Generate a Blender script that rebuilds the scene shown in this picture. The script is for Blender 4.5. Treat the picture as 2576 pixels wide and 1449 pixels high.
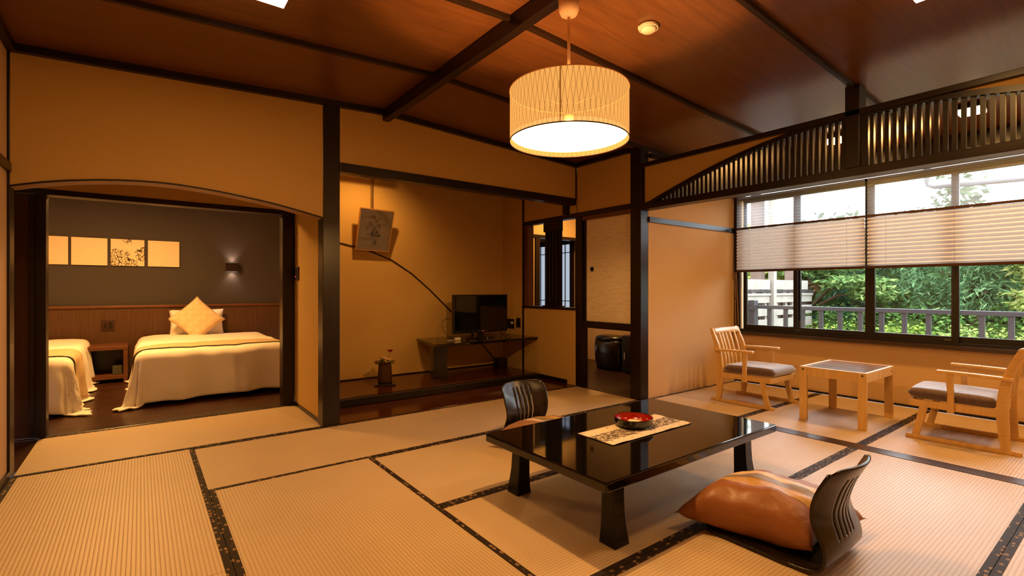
import bpy, math, random
import numpy as np
from mathutils import Vector, Matrix, noise
random.seed(7); np.random.seed(7)
for o in list(bpy.data.objects): bpy.data.objects.remove(o)
SC = bpy.context.scene; COL = bpy.context.collection
PI = math.pi; R = math.radians

# ---------------------------------------------------------------- camera, world, exposure
cam = bpy.data.cameras.new('camera'); co = bpy.data.objects.new('camera', cam); COL.objects.link(co)
co.location = (0, 0, 1.1); co.rotation_euler = (R(90), 0, -R(37.03))
cam.sensor_fit = 'HORIZONTAL'; cam.sensor_width = 36; cam.lens = 36 * 1237.25 / 2576
cam.shift_y = 3.1 / 2576; cam.clip_start = .02; cam.clip_end = 200
SC.camera = co
vs = SC.view_settings; vs.view_transform = 'Standard'; vs.look = 'None'; vs.gamma = 1; vs.exposure = 0.0
vs.use_curve_mapping = False
SC.cycles.max_bounces = 9; SC.cycles.diffuse_bounces = 5; SC.cycles.glossy_bounces = 4
SC.cycles.transparent_max_bounces = 24; SC.cycles.transmission_bounces = 6
SC.cycles.sample_clamp_indirect = 4.0; SC.cycles.caustics_reflective = False; SC.cycles.caustics_refractive = False
W = bpy.data.worlds.new('sky'); SC.world = W; W.use_nodes = True
wn = W.node_tree; wn.nodes.clear()
wo = wn.nodes.new('ShaderNodeOutputWorld'); wb = wn.nodes.new('ShaderNodeBackground')
wt = wn.nodes.new('ShaderNodeTexCoord'); ws = wn.nodes.new('ShaderNodeSeparateXYZ'); wr = wn.nodes.new('ShaderNodeValToRGB')
wn.links.new(wt.outputs['Generated'], ws.inputs[0]); wn.links.new(ws.outputs['Z'], wr.inputs[0])
wr.color_ramp.elements[0].color = (.93, .96, 1, 1); wr.color_ramp.elements[1].color = (.80, .88, 1, 1)
wn.links.new(wr.outputs[0], wb.inputs[0]); wb.inputs[1].default_value = 13.0      # overcast daylight
wn.links.new(wb.outputs[0], wo.inputs[0])
WARM = (1.0, .50, .13)        # colour of the room's lamps
P_PENDANT, P_SPOT, P_BED, P_TOKO, P_HALL, P_WIN = 100, 14, 84, 48, 28, 14

# ---------------------------------------------------------------- materials
def lin(r, g, b):
    f = lambda c: (c/255/12.92) if c <= 10 else ((c/255+.055)/1.055)**2.4
    return (f(r), f(g), f(b), 1)
MATS = {}
class NT:
    def __init__(s, name):
        s.m = bpy.data.materials.new(name); s.m.use_nodes = True; s.t = s.m.node_tree; s.t.nodes.clear()
        s.out = s.n('OutputMaterial'); MATS[name] = s.m
    def n(s, k, **kw):
        nd = s.t.nodes.new('ShaderNode'+k)
        for a, v in kw.items():
            if a.startswith('i_'):
                key = a[2:]; key = int(key) if key.isdigit() else key
                nd.inputs[key].default_value = v
            else: setattr(nd, a, v)
        return nd
    def l(s, a, b): s.t.links.new(a, b)
    def bsdf(s, col=None, rough=.5, spec=.5, metal=0, coat=0):
        b = s.n('BsdfPrincipled'); b.inputs['Roughness'].default_value = rough
        b.inputs['Specular IOR Level'].default_value = spec; b.inputs['Metallic'].default_value = metal
        b.inputs['Coat Weight'].default_value = coat
        if col is not None: b.inputs['Base Color'].default_value = col
        s.l(b.outputs[0], s.out.inputs[0]); return b
    def coord(s, scale=(1, 1, 1), kind='Object', rot=(0, 0, 0)):
        tc = s.n('TexCoord'); mp = s.n('Mapping'); mp.inputs['Scale'].default_value = scale; mp.inputs['Rotation'].default_value = rot
        s.l(tc.outputs[kind], mp.inputs[0]); return mp.outputs[0]
    def ramp(s, fac, stops, interp='LINEAR'):
        r = s.n('ValToRGB'); cr = r.color_ramp; cr.interpolation = interp
        while len(cr.elements) < len(stops): cr.elements.new(.5)
        for e, (p, c) in zip(cr.elements, stops): e.position = p; e.color = c
        s.l(fac, r.inputs[0]); return r.outputs[0]
    def bump(s, h, b, st=.3, dist=.01):
        bp = s.n('Bump'); bp.inputs['Strength'].default_value = st; bp.inputs['Distance'].default_value = dist
        s.l(h, bp.inputs['Height']); s.l(bp.outputs[0], b.inputs['Normal'])
    def math(s, op, a, b=None, c=None):
        m = s.n('Math'); m.operation = op
        for i, v in enumerate((a, b, c)):
            if v is None: continue
            if isinstance(v, (int, float)): m.inputs[i].default_value = v
            else: s.l(v, m.inputs[i])
        return m.outputs[0]

def plain(name, col, rough=.5, spec=.5, metal=0, coat=0, nz=.06, ns=30, bump=0):
    t = NT(name); b = t.bsdf(col, rough, spec, metal, coat); c = t.coord()
    nt = t.n('TexNoise'); nt.inputs['Scale'].default_value = ns; nt.inputs['Detail'].default_value = 3; t.l(c, nt.inputs[0])
    d = tuple(x*(1-nz) for x in col[:3])+(1,); e = tuple(min(1, x*(1+nz)) for x in col[:3])+(1,)
    t.l(t.ramp(nt.outputs[0], [(.3, d), (.7, e)]), b.inputs['Base Color'])
    if bump: t.bump(nt.outputs[0], b, bump, .004)
    return t.m
def wood(name, c1, c2, scale=(1, 14, 14), rough=.35, spec=.5, coat=0, ns=3, bump=.05):
    t = NT(name); b = t.bsdf(c1, rough, spec, 0, coat); c = t.coord(scale)
    nt = t.n('TexNoise'); nt.inputs['Scale'].default_value = ns; nt.inputs['Detail'].default_value = 6; nt.inputs['Distortion'].default_value = .6
    t.l(c, nt.inputs[0]); t.l(t.ramp(nt.outputs[0], [(.3, c1), (.7, c2)]), b.inputs['Base Color'])
    if bump: t.bump(nt.outputs[0], b, bump, .003)
    return t.m
def emis(name, col, st):
    t = NT(name); e = t.n('Emission'); e.inputs[0].default_value = tuple(col)[:3]+(1,); e.inputs[1].default_value = st
    t.l(e.outputs[0], t.out.inputs[0]); return t.m

PLASTER = plain('plaster', (.55, .355, .125, 1), .95, .05, nz=.05, ns=260, bump=.12)
PLASTER2 = plain('plaster_rose', (.62, .43, .24, 1), .95, .05, nz=.05, ns=200, bump=.12)
PILLAR = wood('dark_pillar_wood', lin(17, 9, 7), lin(32, 17, 11), (12, 12, .8), .34, .4)
BEAMX = wood('dark_beam_wood_x', lin(17, 9, 7), lin(32, 17, 11), (.8, 12, 12), .34, .4)
BEAMY = wood('dark_beam_wood_y', lin(20, 11, 8), lin(36, 20, 13), (12, .8, 12), .34, .4)
SILLW = wood('worn_sill_wood', lin(38, 26, 22), lin(62, 46, 38), (14, .6, 14), .25, .6)
CEIL = wood('ceiling_board', lin(92, 54, 28), lin(112, 68, 37), (.8, 22, 22), .30, .72, ns=2.2, bump=.03)
CEILB = wood('ceiling_batten', lin(28, 15, 9), lin(42, 24, 14), (.8, 22, 22), .4, .4)
LACQ = plain('black_lacquer', (.004, .003, .0028, 1), .05, .62, nz=.05)
LACQLEG = plain('black_lacquer_legs', (.004, .003, .0028, 1), .28, .28, nz=.05)
LACQ2 = plain('black_lacquer_satin', (.010, .007, .006, 1), .25, .5, nz=.1)
REDWOOD = wood('tokonoma_board', lin(60, 26, 14), lin(84, 38, 20), (.8, 9, 9), .14, .4)
FLOORW = wood('dark_floor_plank', lin(38, 20, 13), lin(74, 42, 26), (1.6, 26, 26), .28, .5, ns=2)
HALLW = wood('hall_floor_plank', lin(30, 16, 10), lin(66, 38, 22), (26, 1.6, 26), .35, .4, ns=2)
PINE = wood('pale_chair_wood', lin(206, 166, 100), lin(226, 188, 122), (9, 9, 1.2), .38, .4)
BENT = wood('dark_bentwood', lin(14, 10, 8), lin(34, 24, 18), (22, 1.5, 1.5), .25, .4)
BENTV = wood('dark_bentwood_upright', lin(14, 10, 8), lin(42, 31, 23), (22, 2, 1.2), .24, .45)
CHEST = wood('warm_brown_wood', lin(92, 54, 30), lin(112, 68, 38), (1, 12, 12), .4, .4)
HEADB = wood('headboard_veneer', lin(76, 50, 30), lin(94, 64, 40), (30, 30, .8), .45, .3, ns=2)
BLACKP = plain('black_plastic', (.006, .006, .007, 1), .25, .5, nz=.05)
SCREEN = plain('tv_screen', (.003, .003, .004, 1), .05, .6, nz=.02)
WHITEP = plain('white_plastic', lin(225, 215, 205), .4, .4, nz=.03)
METAL = plain('brushed_metal', lin(170, 165, 155), .35, .5, 1, nz=.05)
GOLD = plain('gold_frame', lin(196, 150, 84), .35, .5, .7, nz=.05)
DARKMET = plain('dark_window_metal', lin(24, 20, 20), .35, .5, .2, nz=.08)
GREYMET = plain('grey_rail_metal', lin(62, 60, 66), .4, .5, .2, nz=.08)
GREYWALL = plain('grey_wallpaper', lin(74, 68, 66), .9, .1, nz=.1, ns=240, bump=.15)
WHITEFAB = plain('white_cotton', (.88, .82, .74, 1), .9, .15, nz=.03, ns=90, bump=.05)
PAPER = plain('mount_paper', (.74, .62, .52, 1), .9, .1, nz=.02)
CANVAS = plain('cream_canvas', (.80, .63, .42, 1), .9, .1, nz=.03)
BLACKM = plain('dark_brown_plate', lin(34, 20, 14), .5, .3, nz=.08)
SWITCHB = plain('brown_switch_plate', lin(62, 36, 22), .5, .3, nz=.05)
PINKM = plain('fence_board', lin(140, 134, 124), .8, .2, nz=.14, ns=5, bump=.1)
FPOST = plain('fence_post', lin(96, 80, 72), .8, .2, nz=.15, ns=8)
GREEN_D = plain('dark_leaf', lin(40, 52, 24), .5, .4, nz=.3)
ROSE = plain('rose_petal', lin(176, 60, 92), .7, .2, nz=.35, ns=60)
CREAM = plain('cream_petal', lin(236, 200, 160), .7, .2, nz=.1)
RUST = plain('rust_petal', lin(120, 50, 24), .7, .2, nz=.2)
BAMB = wood('woven_basket', lin(44, 24, 10), lin(110, 70, 30), (30, 30, 60), .6, .3, ns=3, bump=.5)
REDLAC = plain('red_lacquer', lin(150, 18, 8), .18, .5, coat=.5, nz=.05)
GROUND = plain('garden_ground', lin(70, 80, 40), .95, .1, nz=.3, ns=3)
DECK = plain('deck_boards', lin(110, 100, 92), .8, .2, nz=.1)
BARK = plain('bark', lin(92, 72, 58), .9, .1, nz=.3, ns=20, bump=.3)
GUTTER = plain('gutter_pipe', lin(120, 120, 125), .5, .4, nz=.05)
BROWNWALL = plain('hall_plaster', (.64, .45, .22, 1), .95, .05, nz=.05, ns=200, bump=.1)
PENCIL = plain('pencil_grey', lin(92, 78, 70), .9, .1, nz=.35, ns=60)
PENCIL2 = plain('pencil_light', lin(158, 134, 118), .9, .1, nz=.25, ns=60)
CORD = plain('cord_white', lin(235, 190, 140), .6, .3, nz=.02)
LASTR = emis('standby_light', (1, .05, .03), 3)

def tatami(name, axis):      # ribs run along the axis
    t = NT(name); b = t.bsdf(None, .45, .7)
    tc = t.n('TexCoord'); sp = t.n('SeparateXYZ'); t.l(tc.outputs['Object'], sp.inputs[0])
    across, along = (sp.outputs['Y'], sp.outputs['X']) if axis == 'X' else (sp.outputs['X'], sp.outputs['Y'])
    ph = t.math('MULTIPLY', across, PI/.0158); s = t.math('ABSOLUTE', t.math('SINE', ph))        # rib profile
    rib = t.math('POWER', s, .45)
    wv = t.math('MULTIPLY', t.math('SINE', t.math('MULTIPLY', along, 2*PI/.0052)), .09)          # single rushes
    nz = t.n('TexNoise'); nz.inputs['Scale'].default_value = 1.0; nz.inputs['Detail'].default_value = 4
    t.l(t.coord((260, 60, 1) if axis == 'X' else (60, 260, 1)), nz.inputs[0])
    hz = t.n('TexNoise'); hz.inputs['Scale'].default_value = 2.5; t.l(tc.outputs['Object'], hz.inputs[0])
    c = t.ramp(t.math('ADD', t.math('MULTIPLY', rib, .72), t.math('MULTIPLY', nz.outputs[0], .36)),
               [(.15, (.34, .22, .115, 1)), (.62, (.60, .44, .265, 1)), (1, (.70, .54, .345, 1))])
    mx = t.n('Mix', data_type='RGBA', blend_type='MULTIPLY'); mx.inputs[0].default_value = 1
    t.l(c, mx.inputs[6]); t.l(t.ramp(hz.outputs[0], [(.3, (.93, .93, .93, 1)), (.7, (1, 1, 1, 1))]), mx.inputs[7])
    t.l(mx.outputs[2], b.inputs['Base Color'])
    t.bump(t.math('ADD', rib, t.math('ADD', wv, t.math('MULTIPLY', nz.outputs[0], .2))), b, .55, .0016)
    return t.m
TATX, TATY = tatami('tatami_rush_x', 'X'), tatami('tatami_rush_y', 'Y')
def heri(name, axis):        # brocade binding: pale medallions on dark brown
    t = NT(name); b = t.bsdf(None, .7, .3)
    c = t.coord((26, 42, 1) if axis == 'X' else (42, 26, 1))
    v = t.n('TexVoronoi'); v.inputs['Scale'].default_value = 1.0; v.inputs['Randomness'].default_value = .55; t.l(c, v.inputs[0])
    f = t.n('TexNoise'); f.inputs['Scale'].default_value = 3; f.inputs['Detail'].default_value = 3; t.l(c, f.inputs[0])
    d = t.math('ADD', v.outputs['Distance'], t.math('MULTIPLY', f.outputs[0], .25))
    t.l(t.ramp(d, [(.12, lin(172, 140, 96)), (.26, lin(92, 66, 40)), (.34, lin(186, 152, 108)), (.44, lin(60, 40, 24)), (.6, lin(40, 27, 17))]), b.inputs['Base Color'])
    return t.m
HERX, HERY = heri('binding_brocade_x', 'X'), heri('binding_brocade_y', 'Y')

def glass(name):
    t = NT(name); tr = t.n('BsdfTransparent'); tr.inputs[0].default_value = (.95, .97, .97, 1)
    g = t.n('BsdfGlossy'); g.inputs['Roughness'].default_value = .02; mx = t.n('MixShader'); fr = t.n('Fresnel'); fr.inputs[0].default_value = 1.45
    t.l(fr.outputs[0], mx.inputs[0]); t.l(tr.outputs[0], mx.inputs[1]); t.l(g.outputs[0], mx.inputs[2]); t.l(mx.outputs[0], t.out.inputs[0]); return t.m
GLASS = glass('window_glass')
def sheer(name, clear, col, tl):
    t = NT(name); tr = t.n('BsdfTransparent'); d = t.n('BsdfDiffuse'); tb = t.n('BsdfTranslucent')
    d.inputs[0].default_value = col; tb.inputs[0].default_value = col
    m1 = t.n('MixShader'); m1.inputs[0].default_value = tl; t.l(d.outputs[0], m1.inputs[1]); t.l(tb.outputs[0], m1.inputs[2])
    m2 = t.n('MixShader'); m2.inputs[0].default_value = clear; t.l(m1.outputs[0], m2.inputs[1]); t.l(tr.outputs[0], m2.inputs[2])
    t.l(m2.outputs[0], t.out.inputs[0]); return t.m
SHEER = sheer('sheer_voile', .66, (.82, .84, .88, 1), .6)
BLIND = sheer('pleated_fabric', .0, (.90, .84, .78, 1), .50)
BLIND_SHADED = sheer('pleated_fabric_shaded', .0, (.62, .52, .44, 1), .34)  # same pleat fabric with the shade of down-turned faces put into its colour
SHADE = None
def shade():
    t = NT('lamp_shade_fabric'); c = t.n('TexCoord'); sp = t.n('SeparateXYZ'); t.l(c.outputs['Object'], sp.inputs[0])
    an = t.math('ARCTAN2', sp.outputs['Y'], sp.outputs['X']); 
    w = t.math('MULTIPLY', t.math('ABSOLUTE', t.math('SUBTRACT', t.math('FRACT', t.math('MULTIPLY', sp.outputs['Z'], 1/.165)), .5)), .9)   # zigzag 0..0.45
    a1 = t.math('FRACT', t.math('ADD', t.math('MULTIPLY', an, 36/PI/2*2), w)); a2 = t.math('FRACT', t.math('SUBTRACT', t.math('MULTIPLY', an, 36/PI/2*2), w))
    l1 = t.math('LESS_THAN', a1, .07); l2 = t.math('LESS_THAN', a2, .07); ln = t.math('MAXIMUM', l1, l2)
    seam = t.math('LESS_THAN', t.math('ABSOLUTE', t.math('ADD', an, 2.46)), .012)
    ln = t.math('MAXIMUM', ln, seam)
    mx = t.n('Mix', data_type='RGBA'); t.l(ln, mx.inputs[0]); mx.inputs[6].default_value = (.95, .42, .095, 1); mx.inputs[7].default_value = (.30, .10, .015, 1)
    tr = t.n('BsdfTransparent'); tr.inputs[0].default_value = (1, .82, .62, 1); d = t.n('BsdfDiffuse'); d.inputs[0].default_value = (.03, .02, .01, 1)
    m1 = t.n('MixShader'); m1.inputs[0].default_value = .045; t.l(d.outputs[0], m1.inputs[1]); t.l(tr.outputs[0], m1.inputs[2])
    e = t.n('Emission'); t.l(mx.outputs[2], e.inputs[0]); e.inputs[1].default_value = .98
    ad = t.n('AddShader'); t.l(m1.outputs[0], ad.inputs[0]); t.l(e.outputs[0], ad.inputs[1]); t.l(ad.outputs[0], t.out.inputs[0]); return t.m
SHADE = shade()
def diffmat():
    t = NT('lamp_diffuser'); tr = t.n('BsdfTransparent'); tr.inputs[0].default_value = (.8, .8, .8, 1); e = t.n('Emission'); e.inputs[0].default_value = (1, .62, .34, 1); e.inputs[1].default_value = 5.0
    ad = t.n('AddShader'); t.l(tr.outputs[0], ad.inputs[0]); t.l(e.outputs[0], ad.inputs[1]); t.l(ad.outputs[0], t.out.inputs[0]); return t.m
LAMP_W = diffmat()
LAMP_S = emis('fixture_diffuser', (1, .66, .34), 9.0)
SHOJI = emis('shoji_paper_glow', (.52, .60, .72), .85)  # paper emits by itself, standing in for daylight from behind
def leafmat(name, stops, rough=.5, tl=.35):
    t = NT(name); g = t.n('NewGeometry'); c = t.ramp(g.outputs['Random Per Island'], stops)
    d = t.n('BsdfDiffuse'); tb = t.n('BsdfTranslucent'); t.l(c, d.inputs[0]); t.l(c, tb.inputs[0])
    m = t.n('MixShader'); m.inputs[0].default_value = tl; t.l(d.outputs[0], m.inputs[1]); t.l(tb.outputs[0], m.inputs[2]); t.l(m.outputs[0], t.out.inputs[0]); return t.m
LF_HEDGE = leafmat('hedge_leaf', [(0, (0.062, 0.124, 0.019, 1)), (.45, (0.161, 0.248, 0.037, 1)), (1, (0.310, 0.372, 0.074, 1))])
LF_HEDGE2 = leafmat('hedge_leaf_green', [(0, (0.031, 0.081, 0.019, 1)), (.6, (0.087, 0.186, 0.043, 1)), (1, (0.186, 0.298, 0.087, 1))])
LF_MAPLE = leafmat('pale_green_leaf', [(0, (0.062, 0.124, 0.037, 1)), (.5, (0.136, 0.236, 0.074, 1)), (1, (0.273, 0.347, 0.124, 1))])
LF_RUST = leafmat('russet_leaf', [(0, (0.155, 0.099, 0.050, 1)), (1, (0.341, 0.198, 0.112, 1))])
LF_BAMB = leafmat('bamboo_leaf', [(0, (0.031, 0.074, 0.031, 1)), (.5, (0.081, 0.167, 0.074, 1)), (1, (0.186, 0.298, 0.136, 1))])
LF_YEL = leafmat('yellow_green_leaf', [(0, (0.124, 0.186, 0.043, 1)), (.5, (0.248, 0.310, 0.074, 1)), (1, (0.384, 0.384, 0.149, 1))])
LF_DARK = leafmat('dark_conifer_leaf', [(0, (0.009, 0.019, 0.009, 1)), (.7, (0.028, 0.053, 0.028, 1)), (1, (0.062, 0.099, 0.056, 1))])
LF_FAR = leafmat('far_tree_leaf', [(0, (0.043, 0.068, 0.037, 1)), (1, (0.099, 0.149, 0.074, 1))])

# ---------------------------------------------------------------- mesh helpers
class MB:
    def __init__(s): s.v = []; s.f = []; s.uv = None
    def add(s, vs_, fs):
        n = len(s.v); s.v += [tuple(p) for p in vs_]; s.f += [tuple(i+n for i in f) for f in fs]; return s
    def box(s, x0, x1, y0, y1, z0, z1):
        v = [(x, y, z) for z in (z0, z1) for y in (y0, y1) for x in (x0, x1)]
        return s.add(v, [(0, 2, 3, 1), (4, 5, 7, 6), (0, 1, 5, 4), (2, 6, 7, 3), (0, 4, 6, 2), (1, 3, 7, 5)])
    def rbox(s, c, size, rz=0, rx=0, ry=0):
        M = Matrix.Translation(c) @ Matrix.Rotation(rz, 4, 'Z') @ Matrix.Rotation(ry, 4, 'Y') @ Matrix.Rotation(rx, 4, 'X')
        a, b, d = [q/2 for q in size]
        v = [M @ Vector((x, y, z)) for z in (-d, d) for y in (-b, b) for x in (-a, a)]
        return s.add(v, [(0, 2, 3, 1), (4, 5, 7, 6), (0, 1, 5, 4), (2, 6, 7, 3), (0, 4, 6, 2), (1, 3, 7, 5)])
    def prism(s, pts, axis, a, b):
        """pts: 2D outline in the plane normal to axis (x: (y,z); y: (x,z); z: (x,y))"""
        def P(p, t): return {'x': (t, p[0], p[1]), 'y': (p[0], t, p[1]), 'z': (p[0], p[1], t)}[axis]
        n = len(pts); v = [P(p, a) for p in pts]+[P(p, b) for p in pts]
        fs = [tuple(range(n))[::-1], tuple(range(n, 2*n))]+[(i, (i+1) % n, n+(i+1) % n, n+i) for i in range(n)]
        return s.add(v, fs)
    def strip(s, A, B, axis, a, b):
        """solid between two matching polylines A and B (2D), extruded along axis"""
        for i in range(len(A)-1): s.prism([A[i], A[i+1], B[i+1], B[i]], axis, a, b)
        return s
    def tube(s, pts, r, n=8, cap=True):
        pts = [Vector(p) for p in pts]; m = len(pts); rs = r if hasattr(r, '__len__') else [r]*m
        base = len(s.v); up = Vector((0, 0, 1))
        for i, p in enumerate(pts):
            t = (pts[min(i+1, m-1)]-pts[max(i-1, 0)]).normalized()
            u = t.cross(up) if abs(t.dot(up)) < .95 else t.cross(Vector((1, 0, 0)))
            u.normalize(); w = t.cross(u)
            for k in range(n):
                a = 2*PI*k/n; s.v.append(tuple(p+(u*math.cos(a)+w*math.sin(a))*rs[i]))
        for i in range(m-1):
            for k in range(n):
                a, b = base+i*n+k, base+i*n+(k+1) % n; s.f.append((a, b, b+n, a+n))
        if cap: s.f.append(tuple(base+k for k in range(n))[::-1]); s.f.append(tuple(base+(m-1)*n+k for k in range(n)))
        return s
    def lathe(s, prof, c=(0, 0, 0), n=24, cap=True):
        base = len(s.v); m = len(prof)
        for r, z in prof:
            for k in range(n):
                a = 2*PI*k/n; s.v.append((c[0]+r*math.cos(a), c[1]+r*math.sin(a), c[2]+z))
        for i in range(m-1):
            for k in range(n):
                a, b = base+i*n+k, base+i*n+(k+1) % n; s.f.append((a, b, b+n, a+n))
        if cap:
            if prof[0][0] > 1e-5: s.f.append(tuple(base+k for k in range(n))[::-1])
            if prof[-1][0] > 1e-5: s.f.append(tuple(base+(m-1)*n+k for k in range(n)))
        return s
    def loft(s, secs):
        n = len(secs[0]); base = len(s.v)
        for q in secs: s.v += [tuple(p) for p in q]
        for i in range(len(secs)-1):
            for k in range(n):
                a, b = base+i*n+k, base+i*n+(k+1) % n; s.f.append((a, b, b+n, a+n))
        s.f.append(tuple(base+k for k in range(n))[::-1]); s.f.append(tuple(base+(len(secs)-1)*n+k for k in range(n))); return s
    def grid(s, fn, nu, nv, closed=False, skip=None):
        base = len(s.v)
        for j in range(nv+1):
            for i in range(nu+1): s.v.append(tuple(fn(i/nu, j/nv)))
        for j in range(nv):
            for i in range(nu):
                if skip and skip(i, j): continue
                a = base+j*(nu+1)+i; s.f.append((a, a+1, a+nu+2, a+nu+1))
        return s

ORG = {}
def link(o, parent, org):
    COL.objects.link(o)
    if parent is not None: o.parent = parent; ORG[o.name] = ORG[parent.name]
    else: o.location = org; ORG[o.name] = Vector(org)
def props(o, label=None, cat=None, group=None, kind=None):
    if label: o['label'] = label
    if cat: o['category'] = cat
    if group: o['group'] = group
    if kind: o['kind'] = kind
    return o
def make(name, mb, mat, parent=None, bevel=0, smooth=False, label=None, cat=None, group=None, kind=None, org=None, seg=2, solid=0, sub=0, weld=False, fix=True):
    if parent is not None: org = ORG[parent.name]
    elif org is None:
        a = np.array(mb.v); org = Vector(((a[:, 0].min()+a[:, 0].max())/2, (a[:, 1].min()+a[:, 1].max())/2, a[:, 2].min()))
    org = Vector(org)
    me = bpy.data.meshes.new(name); me.from_pydata([(p[0]-org[0], p[1]-org[1], p[2]-org[2]) for p in mb.v], [], mb.f)
    if fix:
        import bmesh
        bm = bmesh.new(); bm.from_mesh(me)
        if weld: bmesh.ops.remove_doubles(bm, verts=bm.verts, dist=1e-5)
        bmesh.ops.recalc_face_normals(bm, faces=bm.faces); bm.to_mesh(me); bm.free()
    if smooth:
        me.polygons.foreach_set('use_smooth', [True]*len(me.polygons))
    me.materials.append(mat); me.update()
    o = bpy.data.objects.new(name, me); link(o, parent, org)
    if solid:
        md = o.modifiers.new('s', 'SOLIDIFY'); md.thickness = solid; md.offset = 0
    if bevel:
        md = o.modifiers.new('b', 'BEVEL'); md.width = bevel; md.segments = seg; md.limit_method = 'ANGLE'; md.angle_limit = R(40)
        if smooth: pass
    if sub:
        md = o.modifiers.new('u', 'SUBSURF'); md.levels = sub; md.render_levels = sub
    return props(o, label, cat, group, kind)
def box(name, b, mat, parent=None, **k): return make(name, MB().box(*b), mat, parent, fix=False, **k)
def thing(name, label, cat, loc, group=None, kind=None):
    o = bpy.data.objects.new(name, None); o.empty_display_size = .1; link(o, None, loc); return props(o, label, cat, group, kind)
def copy_tree(o, parent=None):
    c = o.copy(); COL.objects.link(c)
    if parent is not None: c.parent = parent
    for ch in list(o.children): copy_tree(ch, c)
    return c
def struct(name, mb, mat, label, cat, **k): return make(name, mb, mat, label=label, cat=cat, kind='structure', **k)

# ================================================================ SETTING
CZ = lambda x: 2.635-.05*abs(x-1.68)          # ceiling height: shallow gable along y
# ---- floor and tatami
fl = struct('floor', MB().box(-.72, 5.72, -.65, 4.03, -.14, -.045).box(-1.0, 1.175, 4.03, 5.0, -.14, -.045), FLOORW, 'floor of the sitting rooms laid with straw tatami mats', 'floor', org=(0, 0, 0))
def mat_(x0, x1, y0, y1, ax, lab=None):
    g = .0012; o = make('tatami_mat', MB().box(x0+g, x1-g, y0+g, y1-g, -.043, 0), TATX if ax == 'X' else TATY, fl, label=lab, fix=False)
    # own origin so that the ribs of each mat start at its own edge
    w = .029
    for k in (0, 1):
        if ax == 'X': b = (x0+g, x1-g, (y0+g) if k == 0 else (y1-g-w), (y0+g+w) if k == 0 else (y1-g), -.02, .0016)
        else: b = ((x0+g) if k == 0 else (x1-g-w), (x0+g+w) if k == 0 else (x1-g), y0+g, y1-g, -.02, .0016)
        box('edge_binding', b, HERX if ax == 'X' else HERY, o)
MATSL = [(-.60, 1.17, 4.045, 4.995, 'X'), (-.606, .293, 2.205, 4.035, 'Y'), (.293, 2.12, 3.122, 4.035, 'X'), (2.12, 3.94, 3.122, 4.035, 'X'),
 (.293, 1.21, 1.296, 3.122, 'Y'), (1.21, 3.025, 2.205, 3.122, 'X'), (3.025, 3.94, 2.205, 3.122, 'X'), (1.21, 3.025, 1.296, 2.205, 'X'),
 (3.025, 3.94, 1.296, 2.205, 'X'), (-.606, .293, .38, 2.205, 'Y'), (.293, 1.21, -.53, 1.296, 'Y'), (1.21, 2.12, .405, 1.296, 'X'),
 (2.12, 3.94, .405, 1.296, 'X'), (1.21, 3.02, -.53, .405, 'X'), (3.02, 3.94, -.53, .405, 'X'), (-.606, .293, -.53, .38, 'Y'),
 (4.07, 5.70, 2.19, 3.115, 'X'), (4.07, 5.70, 1.292, 2.19, 'X'), (4.07, 5.70, .39, 1.292, 'X'), (4.07, 5.70, -.53, .39, 'X')]
for m in MATSL: mat_(*m)
box('floorboard', (-1.0, -.602, 4.16, 4.995, -.043, -.001), FLOORW, fl)

struct('trim_1', MB().box(3.942, 4.068, -.55, 3.12, -.043, .003), SILLW, 'worn dark wooden sill set in the floor between the two tatami areas', 'floor sill', bevel=.002)
struct('trim_2', MB().box(-.575, 1.06, 4.997, 5.13, -.043, .004), SILLW, 'dark threshold strip under the bedroom opening', 'threshold', bevel=.002)

# ---- ceiling
cl = thing('ceiling', 'low gabled ceiling of dark stained boards over both tatami areas', 'ceiling', (0, 0, 0), kind='structure')
XL, XR, YF, YB = -.72, 5.85, -.66, 4.10
BAT = [-.52, .39, 1.30, 2.21, 3.12]
edges = [YF]+BAT+[YB]
for i in range(len(edges)-1):
    y0, y1 = edges[i], edges[i+1]
    for xa, xb in ((XL, 1.68), (1.68, XR)):
        yb = y1 if not (xb > 3 and y1 > 3.5) else 3.24
        if xb > 3 and y1 > 3.5:
            make('ceiling_panel', MB().prism([(1.68, CZ(1.68)), (4.07, CZ(4.07)), (4.07, CZ(4.07)+.03), (1.68, CZ(1.68)+.03)], 'y', y0+.001, y1), CEIL, cl)
            make('ceiling_panel', MB().prism([(4.071, CZ(4.07)), (XR, CZ(XR)), (XR, CZ(XR)+.03), (4.071, CZ(4.07)+.03)], 'y', y0+.001, 3.24), CEIL, cl)
        else:
            make('ceiling_panel', MB().prism([(xa, CZ(xa)), (xb, CZ(xb)), (xb, CZ(xb)+.03), (xa, CZ(xa)+.03)], 'y', y0+.001, y1-.001), CEIL, cl)
for y in BAT:
    for xa, xb in ((XL, 1.65), (1.712, 5.70)):
        make('batten', MB().prism([(xa, CZ(xa)-.03), (xb, CZ(xb)-.03), (xb, CZ(xb)), (xa, CZ(xa))], 'y', y-.014, y+.014), CEILB, cl, bevel=.002)
struct('trim_3', MB().box(1.65, 1.712, YF, 4.028, 2.54, 2.634), BEAMY, 'dark ridge beam running along the middle of the ceiling', 'beam', bevel=.006)
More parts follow.
